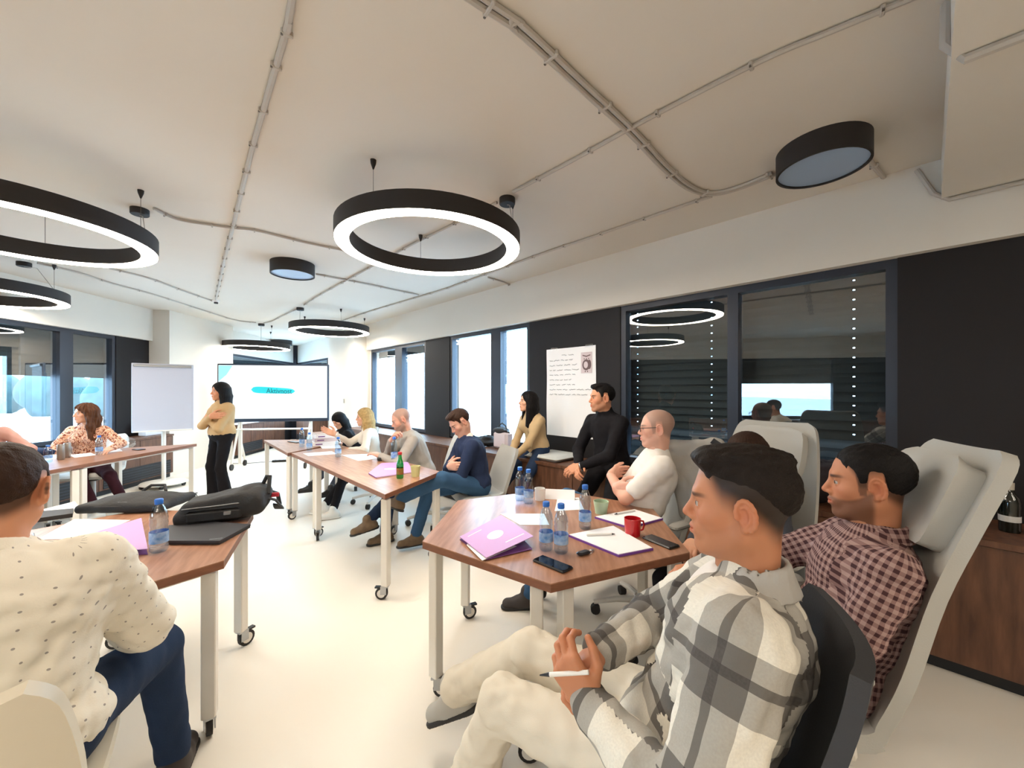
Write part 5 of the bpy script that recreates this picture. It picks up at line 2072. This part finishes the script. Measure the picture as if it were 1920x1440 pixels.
    if glasses:
        g = link('spectacles', None, o)
        TX = lambda q: tuple(H + HR @ (np.array(q) * hs) - base)
        for sg in (-1, 1):
            rim = [TX((sg * .034 + .0235 * math.copysign(abs(math.cos(a)) ** .7, math.cos(a)), .101, .001 + .017 * math.copysign(abs(math.sin(a)) ** .7, math.sin(a)))) for a in np.linspace(0, 2 * PI, 19)]
            part('rim', MB().tube(rim, .0021, 6, cap=False), 'spectacle_black', g, True)
            part('temple', MB().tube([TX((sg * .058, .100, .008)), TX((sg * .074, .05, .010)), TX((sg * .080, -.01, .012)), TX((sg * .077, -.028, -.005))], .0022, 6), 'spectacle_black', g, True)
            part('lens', MB().add([rim[k] for k in range(18)], [tuple(range(18))]), 'film_clear', g)
        part('bridge', MB().tube([TX((-.011, .101, .006)), TX((0, .103, .009)), TX((.011, .101, .006))], .002, 6), 'spectacle_black', g, True)
    info = dict(o=o, P=P0, N=N0, C=C0, U1=U1, U2=U2, F1=F1, F2=F2, r=r, f=f, arm=arm, leg=leg, base=base, H=H, HR=HR, Un=Un, s=s, tl=tl, tyaw=tyaw)
    print('PERSON %-60s pelvis %s trunk x%.2f' % (label[:60], np.round(P0, 2), tl))
    return info
# ================================================================== garments' cloth
patmat('cloth_plaid', 'plaid', [rgb(236, 230, 216), rgb(118, 114, 110), rgb(52, 48, 48)])
patmat('cloth_check', 'check', [rgb(168, 140, 134), rgb(92, 52, 58), rgb(50, 26, 32)])
patmat('cloth_dots', 'dots', [rgb(232, 224, 208), rgb(130, 122, 120)])
patmat('cloth_floral', 'floral', [rgb(216, 164, 134), rgb(150, 82, 62), rgb(232, 196, 172), rgb(92, 44, 40)])
patmat('denim_blue', 'denim', [rgb(52, 88, 122), rgb(34, 60, 92), rgb(90, 122, 150)])
patmat('denim_dark', 'denim', [rgb(36, 52, 80), rgb(22, 34, 58), rgb(60, 80, 108)])
patmat('cloth_cream', 'plain', [rgb(222, 214, 198), rgb(200, 190, 174)])
patmat('cloth_white', 'plain', [rgb(236, 230, 222), rgb(214, 208, 202)])
patmat('cloth_black', 'plain', [rgb(24, 22, 26), rgb(16, 14, 18)])
patmat('cloth_beige', 'plain', [rgb(196, 162, 118), rgb(176, 142, 100)])
patmat('cloth_beige_knit', 'plain', [rgb(200, 172, 132), rgb(178, 150, 112)])
patmat('cloth_navy', 'plain', [rgb(42, 54, 84), rgb(28, 36, 58)])
patmat('cloth_slate', 'plain', [rgb(74, 76, 84), rgb(58, 60, 68)])
patmat('cloth_greige', 'plain', [rgb(176, 168, 158), rgb(152, 146, 140)])
patmat('cloth_ivory', 'plain', [rgb(236, 226, 212), rgb(220, 208, 194)])
patmat('cloth_grey', 'plain', [rgb(122, 118, 122), rgb(98, 96, 100)])
patmat('cloth_pink', 'plain', [rgb(206, 158, 146), rgb(188, 138, 128)])
patmat('cloth_maroon', 'plain', [rgb(66, 30, 40), rgb(48, 20, 28)])
mat('shoe_grey', rgb(172, 168, 160), .7, noise=.1)
mat('shoe_white', rgb(224, 220, 212), .6)
mat('shoe_brown', rgb(116, 92, 66), .6, noise=.3, nscale=30)
mat('shoe_dark', rgb(52, 44, 42), .6)


def crossed(z=.25, y=.18, low='L'):
    """folded arms: each hand tucked against the other upper arm"""
    o1, o2 = (0, .035) if low == 'L' else (.035, 0)
    return {'L': dict(w=('l', .085, y + o1, z + (0 if low == 'L' else .03)), pole=(-.95, -.1, -.5), hd=(1, -.75, .12), pn=(-.5, -1, 0), curl=.35, thumb=.2),
            'R': dict(w=('l', -.085, y + o2, z + (.03 if low == 'L' else 0)), pole=(.95, -.1, -.5), hd=(-1, -.75, .12), pn=(.5, -1, 0), curl=.35, thumb=.2)}


# ---------------------------------------------------------------- man in plaid overshirt, foreground
def plaid_extra(k):
    N, C, F2, U2, r, s = k['N'], k['C'], k['F2'], k['U2'], k['r'], k['s']
    o_ = [Cone(N + F2 * .10 + U2 * .03, C + F2 * .155 - U2 * .17, .050, .034, .012, '-')]
    return o_


p = person('man in grey and white plaid overshirt sitting with legs crossed, pen in hand', at(1385, 945, Y=.90), 150, -2, 0, tyaw=150, lean=-22, slouch=12, pelvis_z=.55, s=1.03, ls=1.09,
           skin='tan', hair='quiff', hairmat='hair_dark', face=dict(clip=.97, beard=.10, fade=1, hair=(.008, .006, .005)), w=1.22, baggy=1.25,
           arms={'L': dict(w=at(1104, 1318, Y=.90), pole=(-.6, -.2, -.8), hd=(.0, .62, .72), pn=(1, 0, -.05), curl=.72, cuff=.97, hem=1.15, thumb=.5),
                 'R': dict(w=at(1122, 1222, Y=1.0), pole=(.9, .2, -.5), hd=(-.62, .52, -.30), pn=(-.45, -.08, -.8), curl=.85, cuff=.96, hem=1.15, thumb=.4)},
           legs={'L': dict(a=V(-.17, 1.30, .09), fd=(-.1, 1, 0), hem=1.35, pole=(0, .6, 1.2)), 'R': dict(a=V(-.23, 1.55, .27), fd=(-.1, .8, -.5), up=(0, .5, .8), hem=1.3, pole=(0, .2, 1.2))},
           top='cloth_plaid', topname='overshirt', bottom='cloth_cream', shoes='shoe_grey', res=.0068, hres=.0024, gres=.003, fold=.011, seed=3, extra=plaid_extra, trous_fold=.009)
pl = p
# under-shirt, collar, pen, watch strap
und = torso_prims = [Ell(p['C'], V(.160, .118, .165) * 1.06, np.array([p['r'], p['F2'], p['U2']]).T, .05), Ell(p['P'] + p['U1'] * .19, V(.15, .112, .16) * 1.04, np.array([p['r'], p['F1'], p['U1']]).T, .05)]
gv, gf = field(und, .008, fold_noise(8, .003))
link('undershirt', to_mesh('undershirt', relax(gv, gf, 1) - p['base'], gf, 'cloth_white', {'puv': ('FLOAT_VECTOR', puv(und, gv, gf))}), p['o'])
def collar(p, m, rad=.072, h=.045, res=.0045, front=.085, name='collar', drop=.035):
    N, U, F, r = p['N'], p['U2'], p['F2'], p['r']
    pr = []
    ring = []
    for a in np.linspace(math.radians(-152), math.radians(152), 17):
        k = abs(a) / math.radians(152)
        ring.append(N - F * .008 - F * math.cos(a) * rad * .92 + r * math.sin(a) * rad + U * (.028 - drop * k ** 2.0) + F * (front - rad) * max(0, k - .6) * 1.6)
    def fn(Q):
        d = np.full(Q.shape[:-1], 1.0)
        for a, b in zip(ring[:-1], ring[1:]):
            c = Cone(a, b, .0, .0)
            q = Q - a
            t = np.clip((q @ c.w) / c.L, 0, 1)
            v = q - t[..., None] * (c.w * c.L)
            z = v @ U
            ctr = (a + b) / 2 - N + F * .008
            outw = unit(ctr - U * np.dot(ctr, U))
            e = v - z[..., None] * U
            lr = np.linalg.norm(e + (z[..., None] * outw * .55), axis=-1)
            d = np.minimum(d, np.maximum(lr - .0055, np.abs(z) - h / 2))
        return d
    lo = np.min(ring, 0) - .05
    hi = np.max(ring, 0) + .05
    gv, gf = field([Fn(fn, lo, hi, .002)], res, fold_noise(4, .0015))
    return link(name, to_mesh(name, relax(gv, gf, 1) - p['base'], gf, m, {'puv': ('FLOAT_VECTOR', gv)}), p['o'])


collar(p, 'coat_grey', .080, .06)
cu = bpy.data.curves.new('shirt_lettering', 'FONT')
cu.body = '5N'
cu.size = .034
cu.extrude = .0006
tmp = bpy.data.objects.new('shirt_lettering', cu)
COL.objects.link(tmp)
dg = bpy.context.evaluated_depsgraph_get()
me = bpy.data.meshes.new_from_object(tmp.evaluated_get(dg))
bpy.data.objects.remove(tmp)
me.materials.clear()
me.materials.append(MATS['key_black'])
for v in me.vertices:
    v.co = Vector(p['C'] + p['U2'] * (.02 + v.co.y) + p['r'] * (.02 - v.co.x) + p['F2'] * (.129 + v.co.z) - p['base'])
link('shirt_lettering', me, p['o'])
W_ = p['arm']['L'][2]; E_ = p['arm']['L'][1]
ax = unit(W_ - E_)
b1 = unit(np.cross(ax, V(0, 0, 1))); b2 = np.cross(ax, b1)
ringp = [W_ - ax * .012 + (b1 * math.cos(a) + b2 * math.sin(a)) * .029 - p['base'] for a in np.linspace(0, 2 * PI, 21)]
wb = link('wristwatch', None, p['o'])
part('watch_strap', MB().tube(ringp, .005, 6, flat=(.011, .003)), 'strap_dark', wb, True)
part('watch_case', MB().box(W_ - ax * .012 + b2 * .03 - p['base'], (.03, .03, .008), np.array([ax, b1, b2]).T, .003), 'black_plastic', wb)
q0, q1 = at(1062, 1263, Y=.91), at(1012, 1266, Y=.93)
t = thing('ballpoint_pen', 'white pen with black tip held by the plaid overshirt man', 'pen', q0, 0, 'pens')
part('barrel', MB().tube([V(0, 0, 0) + (q0 - q1) * .8, (q1 - q0) * .62], .0052, 10), 'pen_white', t, True)
part('tip', MB().tube([(q1 - q0) * .62, q1 - q0], [.0052, .0015], 10), 'key_black', t, True)
chair('dark grey swivel chair of the plaid overshirt man', p['P'][:2] + p['f'][:2] * .01, 152, 'low', 'chair_dark', rec=6, bh=1.15, frame='black_plastic')

# ---------------------------------------------------------------- man in small check shirt
p = person('bearded man in small maroon check shirt leaning back in high backed chair', at(1626, 905, Y=1.25), 146, -3, 0, tyaw=152, lean=-20, slouch=10, pelvis_z=.53,
           skin='tan', hair='crop', hairmat='hair_black', face=dict(clip=.82, beard=.62), w=1.12,
           arms={'L': dict(w=at(1432, 1130, Y=1.36), pole=(-.5, .0, -1), pn=(0, -.5, -.8), curl=.3), 'R': dict(w=at(1316, 1066, Y=1.46), pole=(.7, .1, -.6), pn=(0, 0, -1), curl=.5)},
           legs={'L': dict(a=V(.50, 1.60, .09)), 'R': dict(a=V(.46, 1.80, .28), fd=(-.2, .9, -.3), pole=(-.2, .4, 1.3))},
           top='cloth_check', topname='shirt', bottom='cloth_grey', shoes='shoe_dark', res=.0075, hres=.0028, gres=.0035, fold=.010, seed=12)
collar(p, 'cloth_check', .078, .045)
chair('light grey high backed chair with head cushion under the check shirt man', p['P'][:2] + p['f'][:2] * .12, 158, 'high', 'chair_grey', rec=8, tw=.9)

# ---------------------------------------------------------------- woman hidden behind the foreground head
p = person('brown haired woman mostly hidden behind the plaid overshirt man', at(1398, 853, Y=2.05), 190, -10, 0, tyaw=205, lean=-10, slouch=8, pelvis_z=.50, fem=True, s=.95,
           skin='fair', hair='long', hairmat='hair_brunette', arms={'L': dict(w=('l', -.1, .25, .15)), 'R': dict(w=('l', .1, .25, .15))},
           top='cloth_slate', bottom='cloth_black', shoes='shoe_dark', res=.011, hres=.004, gres=.005, seed=22)
chair('light grey high backed chair with head cushion in front of closed blinds', p['P'][:2] + p['f'][:2] * .06, 212, 'high', 'chair_grey', rec=4, seat_z=.45)

# ---------------------------------------------------------------- man in white T-shirt with spectacles
p = person('balding man in white T-shirt and black spectacles with folded arms', at(1231, 803, Y=2.5), 164, -3, 0, tyaw=172, lean=-26, slouch=12, pelvis_z=.56,
           skin='pink', hair=None, hairmat='hair_grey', face=dict(clip=.55, beard=.14), w=1.10, glasses=True,
           arms=crossed(.25, .155, 'R'), sleeve='short',
           legs={'L': dict(a=V(.10, 2.62, .09)), 'R': dict(a=V(.16, 2.46, .52), fd=(-.8, .3, .3), up=(.2, .8, .5), pole=(.8, .8, .6))},
           top='cloth_white', topname='t_shirt', bottom='denim_blue', shoes='shoe_dark', res=.008, hres=.003, gres=.0035, fold=.006, seed=31)
chair('white framed swivel chair of the man in white T-shirt', p['P'][:2] - p['f'][:2] * .05, 172, 'low', 'chair_light', rec=14, bh=1.38)

# ---------------------------------------------------------------- man in black turtleneck on the ledge
p = person('man in black turtleneck sitting on the window ledge with joined hands', at(1128, 746, Y=3.42), 186, -2, 0, tyaw=212, lean=6, slouch=6, pelvis_z=.815,
           skin='warm', hair='short', hairmat='hair_black', face=dict(clip=.5, beard=.18), w=1.05,
           arms={'L': dict(w=('l', .02, .34, .06), pole=(-.9, -.3, -.4), hd=(.5, .7, -.3), pn=(0.5, -.3, -.6), curl=.5), 'R': dict(w=('l', .07, .32, .05), pole=(.9, -.3, -.4), hd=(-.5, .7, -.3), pn=(-.5, -.3, -.5), curl=.5)},
           legs={'L': dict(a=V(.62, 2.80, .09)), 'R': dict(a=V(.32, 3.12, .09))},
           top='cloth_black', topname='turtleneck', bottom='cloth_black', shoes='black_plastic', res=.009, hres=.0036, gres=.004, fold=.005, seed=41,
           extra=lambda k: [Cone(k['N'] - k['U2'] * .01, k['N'] + k['Un'] * .055, .066, .062, .02)])
wv = p['arm']['L'][2]
ax = unit(p['arm']['L'][2] - p['arm']['L'][1]); b1 = unit(np.cross(ax, V(0, 0, 1))); b2 = np.cross(ax, b1)
wb = link('wristwatch', None, p['o'])
part('watch_strap', MB().tube([wv - ax * .005 + (b1 * math.cos(a) + b2 * math.sin(a)) * .032 - p['base'] for a in np.linspace(0, 2 * PI, 17)], .006, 6), 'steel', wb, True)
part('watch_case', MB().box(wv - ax * .005 + b2 * .034 - p['base'], (.034, .034, .01), np.array([ax, b1, b2]).T, .004), 'steel', wb)

# ---------------------------------------------------------------- woman in beige knit top on the ledge
p = person('dark haired woman in beige top and jeans sitting on the window ledge', at(990, 753, Y=4.25), 196, 4, 0, tyaw=214, lean=8, slouch=4, pelvis_z=.81, fem=True, s=.95,
           skin='fair', hair='long', hairmat='hair_black',
           arms={'L': dict(w=('l', .0, .36, -.02), pole=(-.7, -.5, -.4), hd=(.4, .7, -.5), pn=(.6, -.2, -.4), curl=.45), 'R': dict(w=('l', .06, .34, -.02), pole=(.8, -.5, -.4), hd=(-.3, .7, -.5), pn=(-.6, -.2, -.4), curl=.45)},
           legs={'L': dict(a=V(-.10, 3.62, .09)), 'R': dict(a=V(-.36, 3.90, .09))},
           top='cloth_beige_knit', topname='knit_top', bottom='denim_dark', shoes='shoe_dark', res=.009, hres=.0036, gres=.004, fold=.005, seed=51)

# ---------------------------------------------------------------- man in navy jacket, head bowed
p = person('man in navy jacket and jeans with bowed head and folded arms', at(862, 792, Y=3.70), 212, -36, 4, tyaw=202, lean=6, slouch=14, pelvis_z=.54,
           skin='pink', hair='short', hairmat='hair_brunette', face=dict(clip=.4, beard=.1), w=1.12,
           arms=crossed(.27, .155, 'L'),
           legs={'R': dict(a=at(779, 1004, Y=3.62), fd=(-.1, 1, 0)), 'L': dict(a=V(-.98, 3.42, .50), fd=(.8, .5, .1), up=(0, -.4, .9), pole=(-.9, .8, .9))},
           top='cloth_navy', topname='jacket', bottom='denim_blue', shoes='shoe_brown', res=.009, hres=.0036, gres=.004, fold=.008, seed=61)
collar(p, 'cloth_white', .070, .04, .006)
chair('grey swivel chair of the man in navy jacket', p['P'][:2] - p['f'][:2] * .03, 202, 'low', 'chair_grey', rec=8)

# ---------------------------------------------------------------- bald man with hand at mouth
p = person('balding man in grey sweater resting his chin on his hand', at(752, 787, Y=4.18), 206, -22, 0, tyaw=205, lean=18, slouch=8, pelvis_z=.54,
           skin='pink', hair=None, hairmat='hair_grey', face=dict(clip=.55, beard=.62), w=1.05,
           arms={'R': dict(w=at(734, 826, Y=4.02), pole=(.2, .6, -1), hd=(-.5, -.35, .9), pn=(-.5, -.8, 0), curl=.9), 'L': dict(w=at(713, 855, Y=3.99), pole=(-.8, -.1, -.6), pn=(0, 0, -1), curl=.3)},
           legs={'L': dict(a=at(722, 1000, Y=3.75) * V(1, 1, 0) + V(0, 0, .09)), 'R': dict(a=V(-1.35, 3.62, .22), fd=(0, 1, -.2), pole=(0, .5, 1.2))},
           top='cloth_greige', topname='sweater', bottom='denim_dark', shoes='shoe_brown', res=.0095, hres=.004, gres=.0045, fold=.006, seed=71)
chair('light grey chair behind the man in grey sweater', p['P'][:2] - p['f'][:2] * .1, 205, 'low', 'chair_light', rec=8, bh=1.1)

# ---------------------------------------------------------------- blonde woman
p = person('blonde woman in ivory sweater talking with one hand raised', at(683, 782, Y=5.05), 208, -4, 0, tyaw=196, lean=6, slouch=4, pelvis_z=.54, fem=True, s=.96,
           skin='fair', hair='shoulder', hairmat='hair_blonde',
           arms={'R': dict(w=at(628, 814, Y=4.85), pole=(.5, -.2, -1), hd=(.0, .8, .35), pn=(-.8, 0, .4), curl=.25), 'L': dict(w=at(655, 843, Y=4.8), pole=(-.9, -.2, -.5), pn=(0, 0, -1), curl=.35)},
           legs={'L': dict(a=V(-2.02, 4.45, .09)), 'R': dict(a=V(-2.2, 4.62, .09))},
           top='cloth_ivory', topname='sweater', bottom='cloth_black', shoes='shoe_white', res=.0095, hres=.004, gres=.0045, fold=.005, seed=81)
chair('light grey chair of the blonde woman', p['P'][:2] - p['f'][:2] * .03, 196, 'low', 'chair_dark', rec=6)

# ---------------------------------------------------------------- dark haired woman looking down
p = person('dark haired woman in black top looking down at her hands', at(635, 788, Y=5.8), 243, -30, 0, tyaw=222, lean=14, slouch=8, pelvis_z=.50, fem=True, s=.96,
           skin='fair', hair='bob', hairmat='hair_black',
           arms={'R': dict(w=at(612, 812, Y=5.5), pole=(.9, -.2, -.6), hd=(-.5, .5, .2), pn=(0, -.6, .3), curl=.3), 'L': dict(w=at(640, 832, Y=5.5), pole=(-.9, -.2, -.6), pn=(0, 0, -1), curl=.4)},
           legs={'L': dict(a=V(-2.35, 4.95, .09)), 'R': dict(a=V(-2.75, 5.1, .09))},
           top='cloth_black', topname='top', bottom='cloth_slate', shoes='black_plastic', res=.0105, hres=.004, gres=.0045, seed=91)
chair('light grey chair of the dark haired woman', p['P'][:2] - p['f'][:2] * .02, 222, 'low', 'chair_light', rec=4)

# ---------------------------------------------------------------- standing presenter
p = person('standing woman in tan sweater and black trousers with folded arms', at(413, 734, Y=5.0), 236, -2, 0, tyaw=244, lean=-2, slouch=2, fem=True, s=.96, pelvis_z=.895, w=1.12,
           skin='warm', hair='shoulder', hairmat='hair_black', arms=crossed(.205, .135, 'L'),
           legs={'L': dict(a=V(-3.60, 4.98, .09), pole=(0, 1, .1), hem=1.7), 'R': dict(a=V(-3.83, 5.08, .09), pole=(0, 1, .1), hem=1.7)},
           top='cloth_beige', topname='sweater', bottom='cloth_black', shoes='shoe_brown', res=.009, hres=.0036, gres=.004, fold=.004, seed=101)

# ---------------------------------------------------------------- woman in floral blouse
p = person('brown haired woman in orange floral blouse at the left table', at(160, 775, Y=4.62), 250, -2, 0, tyaw=290, lean=4, slouch=4, pelvis_z=.54, fem=True, s=.97, w=1.12,
           skin='fair', hair='wavy', hairmat='hair_brown',
           arms={'R': dict(w=at(115, 850, Y=4.35), pole=(.9, -.2, -.6), pn=(0, 0, -1), curl=.3), 'L': dict(w=at(205, 842, Y=4.45), pole=(-.9, -.2, -.6), pn=(0, 0, -1), curl=.3)},
           legs={'L': dict(a=V(-4.55, 4.65, .09)), 'R': dict(a=V(-4.62, 4.4, .09))},
           top='cloth_floral', topname='blouse', bottom='cloth_maroon', shoes='shoe_white', res=.0095, hres=.004, gres=.0045, fold=.007, seed=111)
chair('light grey chair of the woman in floral blouse', p['P'][:2] - p['f'][:2] * .03, 290, 'low', 'chair_light', rec=4)

# ---------------------------------------------------------------- person at the frame edge
p = person('person in pink sweater at the left table, cut by the picture edge', at(-42, 772, Y=3.72), 300, -4, 0, tyaw=300, lean=6, slouch=4, pelvis_z=.54, fem=True, s=.97,
           skin='fair', hair='shoulder', hairmat='hair_brown',
           arms={'L': dict(w=at(0, 848, Y=3.6), pole=(-.9, -.2, -.6)), 'R': dict(w=at(-70, 862, Y=3.45), pole=(.9, -.2, -.6))},
           legs={'L': dict(a=V(-4.45, 3.6, .09)), 'R': dict(a=V(-4.55, 3.35, .09))},
           top='cloth_pink', topname='sweater', bottom='cloth_maroon', shoes='shoe_dark', res=.011, hres=.0045, gres=.005, seed=121)
chair('dark chair of the person in pink sweater', p['P'][:2] - p['f'][:2] * .03, 300, 'low', 'chair_dark', rec=4)

# ---------------------------------------------------------------- man in white dotted shirt, seen from behind
p = person('man in white dotted shirt and jeans seen from behind at the left table', at(4, 922, Y=1.05), 122, -8, 0, tyaw=125, lean=6, slouch=12, pelvis_z=.56, s=1.04,
           skin='warm', hair='crop', hairmat='hair_brunette', face=dict(clip=.9), w=1.34, baggy=1.25,
           arms={'R': dict(w=V(-1.42, 1.30, .775), pole=(.75, -.1, -1.0), pn=(0, 0, -1), curl=.4, hem=1.2), 'L': dict(w=V(-1.75, 1.25, .775), pole=(-.9, -.2, -.5), pn=(0, 0, -1), curl=.4)},
           legs={'R': dict(a=V(-1.25, 1.46, .09), fd=(.2, 1, 0), pole=(.1, .4, 1.2)), 'L': dict(a=V(-1.58, 1.36, .09))},
           top='cloth_dots', topname='shirt', bottom='denim_dark', shoes='shoe_dark', res=.0075, hres=.003, gres=.0035, fold=.011, seed=131)
collar(p, 'cloth_dots', .075, .035)
chair('cream shell chair of the man in dotted shirt', p['P'][:2] - p['f'][:2] * .02, 125, 'low', 'chair_cream', rec=6, bh=.95)


# ================================================================== bags and coats with soft shapes
def soft(name, label, cat, prims, m, res, fo, seed, post=None):
    fn = fold_noise(seed, fo, (12, 40))
    gv, gf = field(prims, res, fn if post is None else (lambda Q, D: post(Q, fn(Q, D))))
    gv = relax(gv, gf, 1)
    c = (gv.min(0) + gv.max(0)) / 2
    c[2] = gv[:, 2].min()
    o = link(name, to_mesh(name, gv - c, gf, m, {'puv': ('FLOAT_VECTOR', gv)}), None, c)
    return tag(o, label, cat), c


flat = lambda z: (lambda Q, D: smax(D, z - Q[:, 2], .004))
def rbox(c, half, R, rad, k=.02):
    """rounded box primitive"""
    c, half, R = np.asarray(c, float), np.asarray(half, float), np.asarray(R, float)

    def fn(Q):
        q = np.abs((Q - c) @ R) - (half - rad)
        return np.linalg.norm(np.maximum(q, 0), axis=-1) + np.minimum(q.max(-1), 0) - rad
    e = np.abs(R) @ half
    return Fn(fn, c - e, c + e, k)


soft_fr = (9, 30)
A, B = at(140, 962, z=TT), at(318, 958, z=TT)
M0 = (A + B) / 2 + V(0, .10, 0)
ax_ = unit((B - A) * V(1, 1, 0)); R0 = np.array([ax_, V(-ax_[1], ax_[0], 0), V(0, 0, 1)]).T
o, c = soft('laptop_bag', 'flat black padded laptop bag lying along the far side of the table', 'bag',
            [rbox(M0 + V(0, 0, .028), (.235, .145, .026), R0, .024, .03), Ell(M0 + ax_ * .02 + V(0, 0, .045), (.20, .12, .042), R0, .04)],
            'bag_black', .007, .006, 3, flat(TT + .002))
part('zip_pull', MB().box(M0 + ax_ * .02 + V(0, -.12, .06) - c, (.05, .006, .006), R0), 'steel', o)
part('zip_line', MB().tube([M0 - ax_ * .2 + V(0, -.132, .04) - c, M0 + V(0, -.142, .042) - c, M0 + ax_ * .2 + V(0, -.135, .04) - c], .004, 6), 'strap_dark', o, True)
part('carry_handle', MB().tube([M0 - ax_ * .07 + V(0, .10, .07) - c, M0 - ax_ * .04 + V(0, .13, .10) - c, M0 + ax_ * .04 + V(0, .13, .10) - c, M0 + ax_ * .07 + V(0, .10, .07) - c], .009, 8), 'bag_black', o, True)
A, B = at(322, 992, z=TT), at(452, 978, z=TT)
M0 = (A + B) / 2 + V(.0, .135, 0)
ax_ = unit((B - A) * V(1, 1, 0)); ay_ = V(-ax_[1], ax_[0], 0); R0 = np.array([ax_, ay_, V(0, 0, 1)]).T
tilt = math.radians(9)
R1 = R0 @ np.array([[math.cos(tilt), 0, -math.sin(tilt)], [0, 1, 0], [math.sin(tilt), 0, math.cos(tilt)]])
o, c = soft('backpack', 'black backpack lying on its back beside the closed laptop', 'bag',
            [rbox(M0 + V(0, 0, .055), (.205, .14, .055), R1, .045, .03), rbox(M0 - ax_ * .03 - ay_ * .02 + V(0, 0, .105), (.14, .10, .03), R1, .025, .03), Ell(M0 + ax_ * .14 + V(0, 0, .12), (.08, .11, .05), R0, .04)],
            'bag_black', .007, .008, 7, flat(TT + .002))
E0 = M0 + ax_ * .19
part('top_handle', MB().tube([E0 - ax_ * .03 + ay_ * .04 + V(0, 0, .14) - c, E0 + ax_ * .0 + ay_ * .03 + V(0, 0, .205) - c, E0 + ax_ * .02 - ay_ * .0 + V(0, 0, .21) - c, E0 + ax_ * .02 - ay_ * .05 + V(0, 0, .12) - c], .011, 8), 'bag_black', o, True)
part('shoulder_strap', MB().tube([E0 - ay_ * .04 + V(0, 0, .10) - c, E0 + ax_ * .05 - ay_ * .02 + V(0, 0, .075) - c, E0 + ax_ * .075 + ay_ * .03 + V(0, 0, .02) - c, E0 + ax_ * .03 + ay_ * .08 + V(0, 0, .014) - c], .012, 8, flat=(.020, .007)), 'bag_black', o, True)
part('shoulder_strap', MB().tube([E0 + ay_ * .06 + V(0, 0, .12) - c, E0 + ax_ * .045 + ay_ * .09 + V(0, 0, .09) - c, E0 + ax_ * .05 + ay_ * .13 + V(0, 0, .02) - c], .012, 8, flat=(.020, .007)), 'bag_black', o, True)
part('red_tag', MB().box(E0 + ax_ * .045 + ay_ * .0 + V(0, 0, .10) - c, (.04, .012, .022), rot(20)), 'red_tag', o)
part('front_pocket', MB().box(M0 - ay_ * .135 - ax_ * .02 + V(0, 0, .05) - c, (.24, .03, .06), R0, .012), 'bag_black', o, True)
part('zip_line', MB().tube([M0 - ax_ * .16 - ay_ * .125 + V(0, 0, .092) - c, M0 - ay_ * .14 + V(0, 0, .10) - c, M0 + ax_ * .14 - ay_ * .13 + V(0, 0, .105) - c], .004, 6), 'steel', o, True)
part('buckle', MB().box(M0 + ax_ * .04 - ay_ * .152 + V(0, 0, .06) - c, (.034, .008, .022), R0, .003), 'steel', o)
o, c = soft('grey_jacket', 'grey jacket draped over a chair back behind the white T-shirt man', 'jacket',
            [Cone(at(1264, 838, Y=2.50), at(1346, 834, Y=2.43), .040, .036, .05), Cone(at(1260, 842, Y=2.50), at(1272, 900, Y=2.48), .045, .05, .05), Cone(at(1342, 838, Y=2.43), at(1338, 930, Y=2.41), .042, .05, .05), Cone(at(1300, 860, Y=2.47), at(1302, 960, Y=2.44), .05, .06, .06), Cone(at(1272, 890, Y=2.48), at(1290, 960, Y=2.45), .04, .05, .05)],
            'coat_grey', .010, .014, 9)
part('collar_band', MB().tube([at(1335, 826, Y=2.38) - c, at(1350, 836, Y=2.36) - c, at(1356, 852, Y=2.34) - c], .018, 8), 'chair_dark', o, True)
q = R_(DR - .28, sR(1535, DR - .28), .72)
o, c = soft('dark_coat', 'dark wine coloured coat heaped on the ledge below the blinds', 'coat',
            [Ell(q + V(0, 0, .13), (.20, .17, .13), None, .05), Cone(q + V(-.1, 0, .1), q + V(.14, .05, .2), .10, .07, .05)], 'coat_dark', .011, .02, 15, flat(.722))

A = at(40, 852, z=TT) + V(.14, -.06, 0)
o, c = soft('blue_jacket', 'dark blue jacket heaped on the left table behind the dotted shirt man', 'jacket',
            [Ell(A + V(0, .02, .03), (.22, .12, .05), None, .04), Cone(A + V(-.15, 0, .04), A + V(.22, .05, .02), .05, .03, .04)], 'cloth_navy', .010, .012, 25, flat(TT + .002))
# ---- power strip on the floor by the display
q = at(528, 866, z=0)
t = thing('power_strip', 'black power strip with cable on the floor near the display', 'power strip', V(q[0], q[1], 0), .3)
part('strip_body', MB().box((0, 0, .022), (.34, .06, .044), None, .008), 'black_plastic', t)
for i in range(4):
    part('socket', MB().lathe([(.001, .0445), (.019, .0445), (.019, .046)], (-.11 + i * .073, 0, 0), n=14), 'laptop_grey', t, True)
part('cable', MB().tube([(-.17, 0, .015), (-.35, .04, .007), (-.6, -.02, .007), (-.9, .05, .007)], .005, 6), 'black_plastic', t, True)
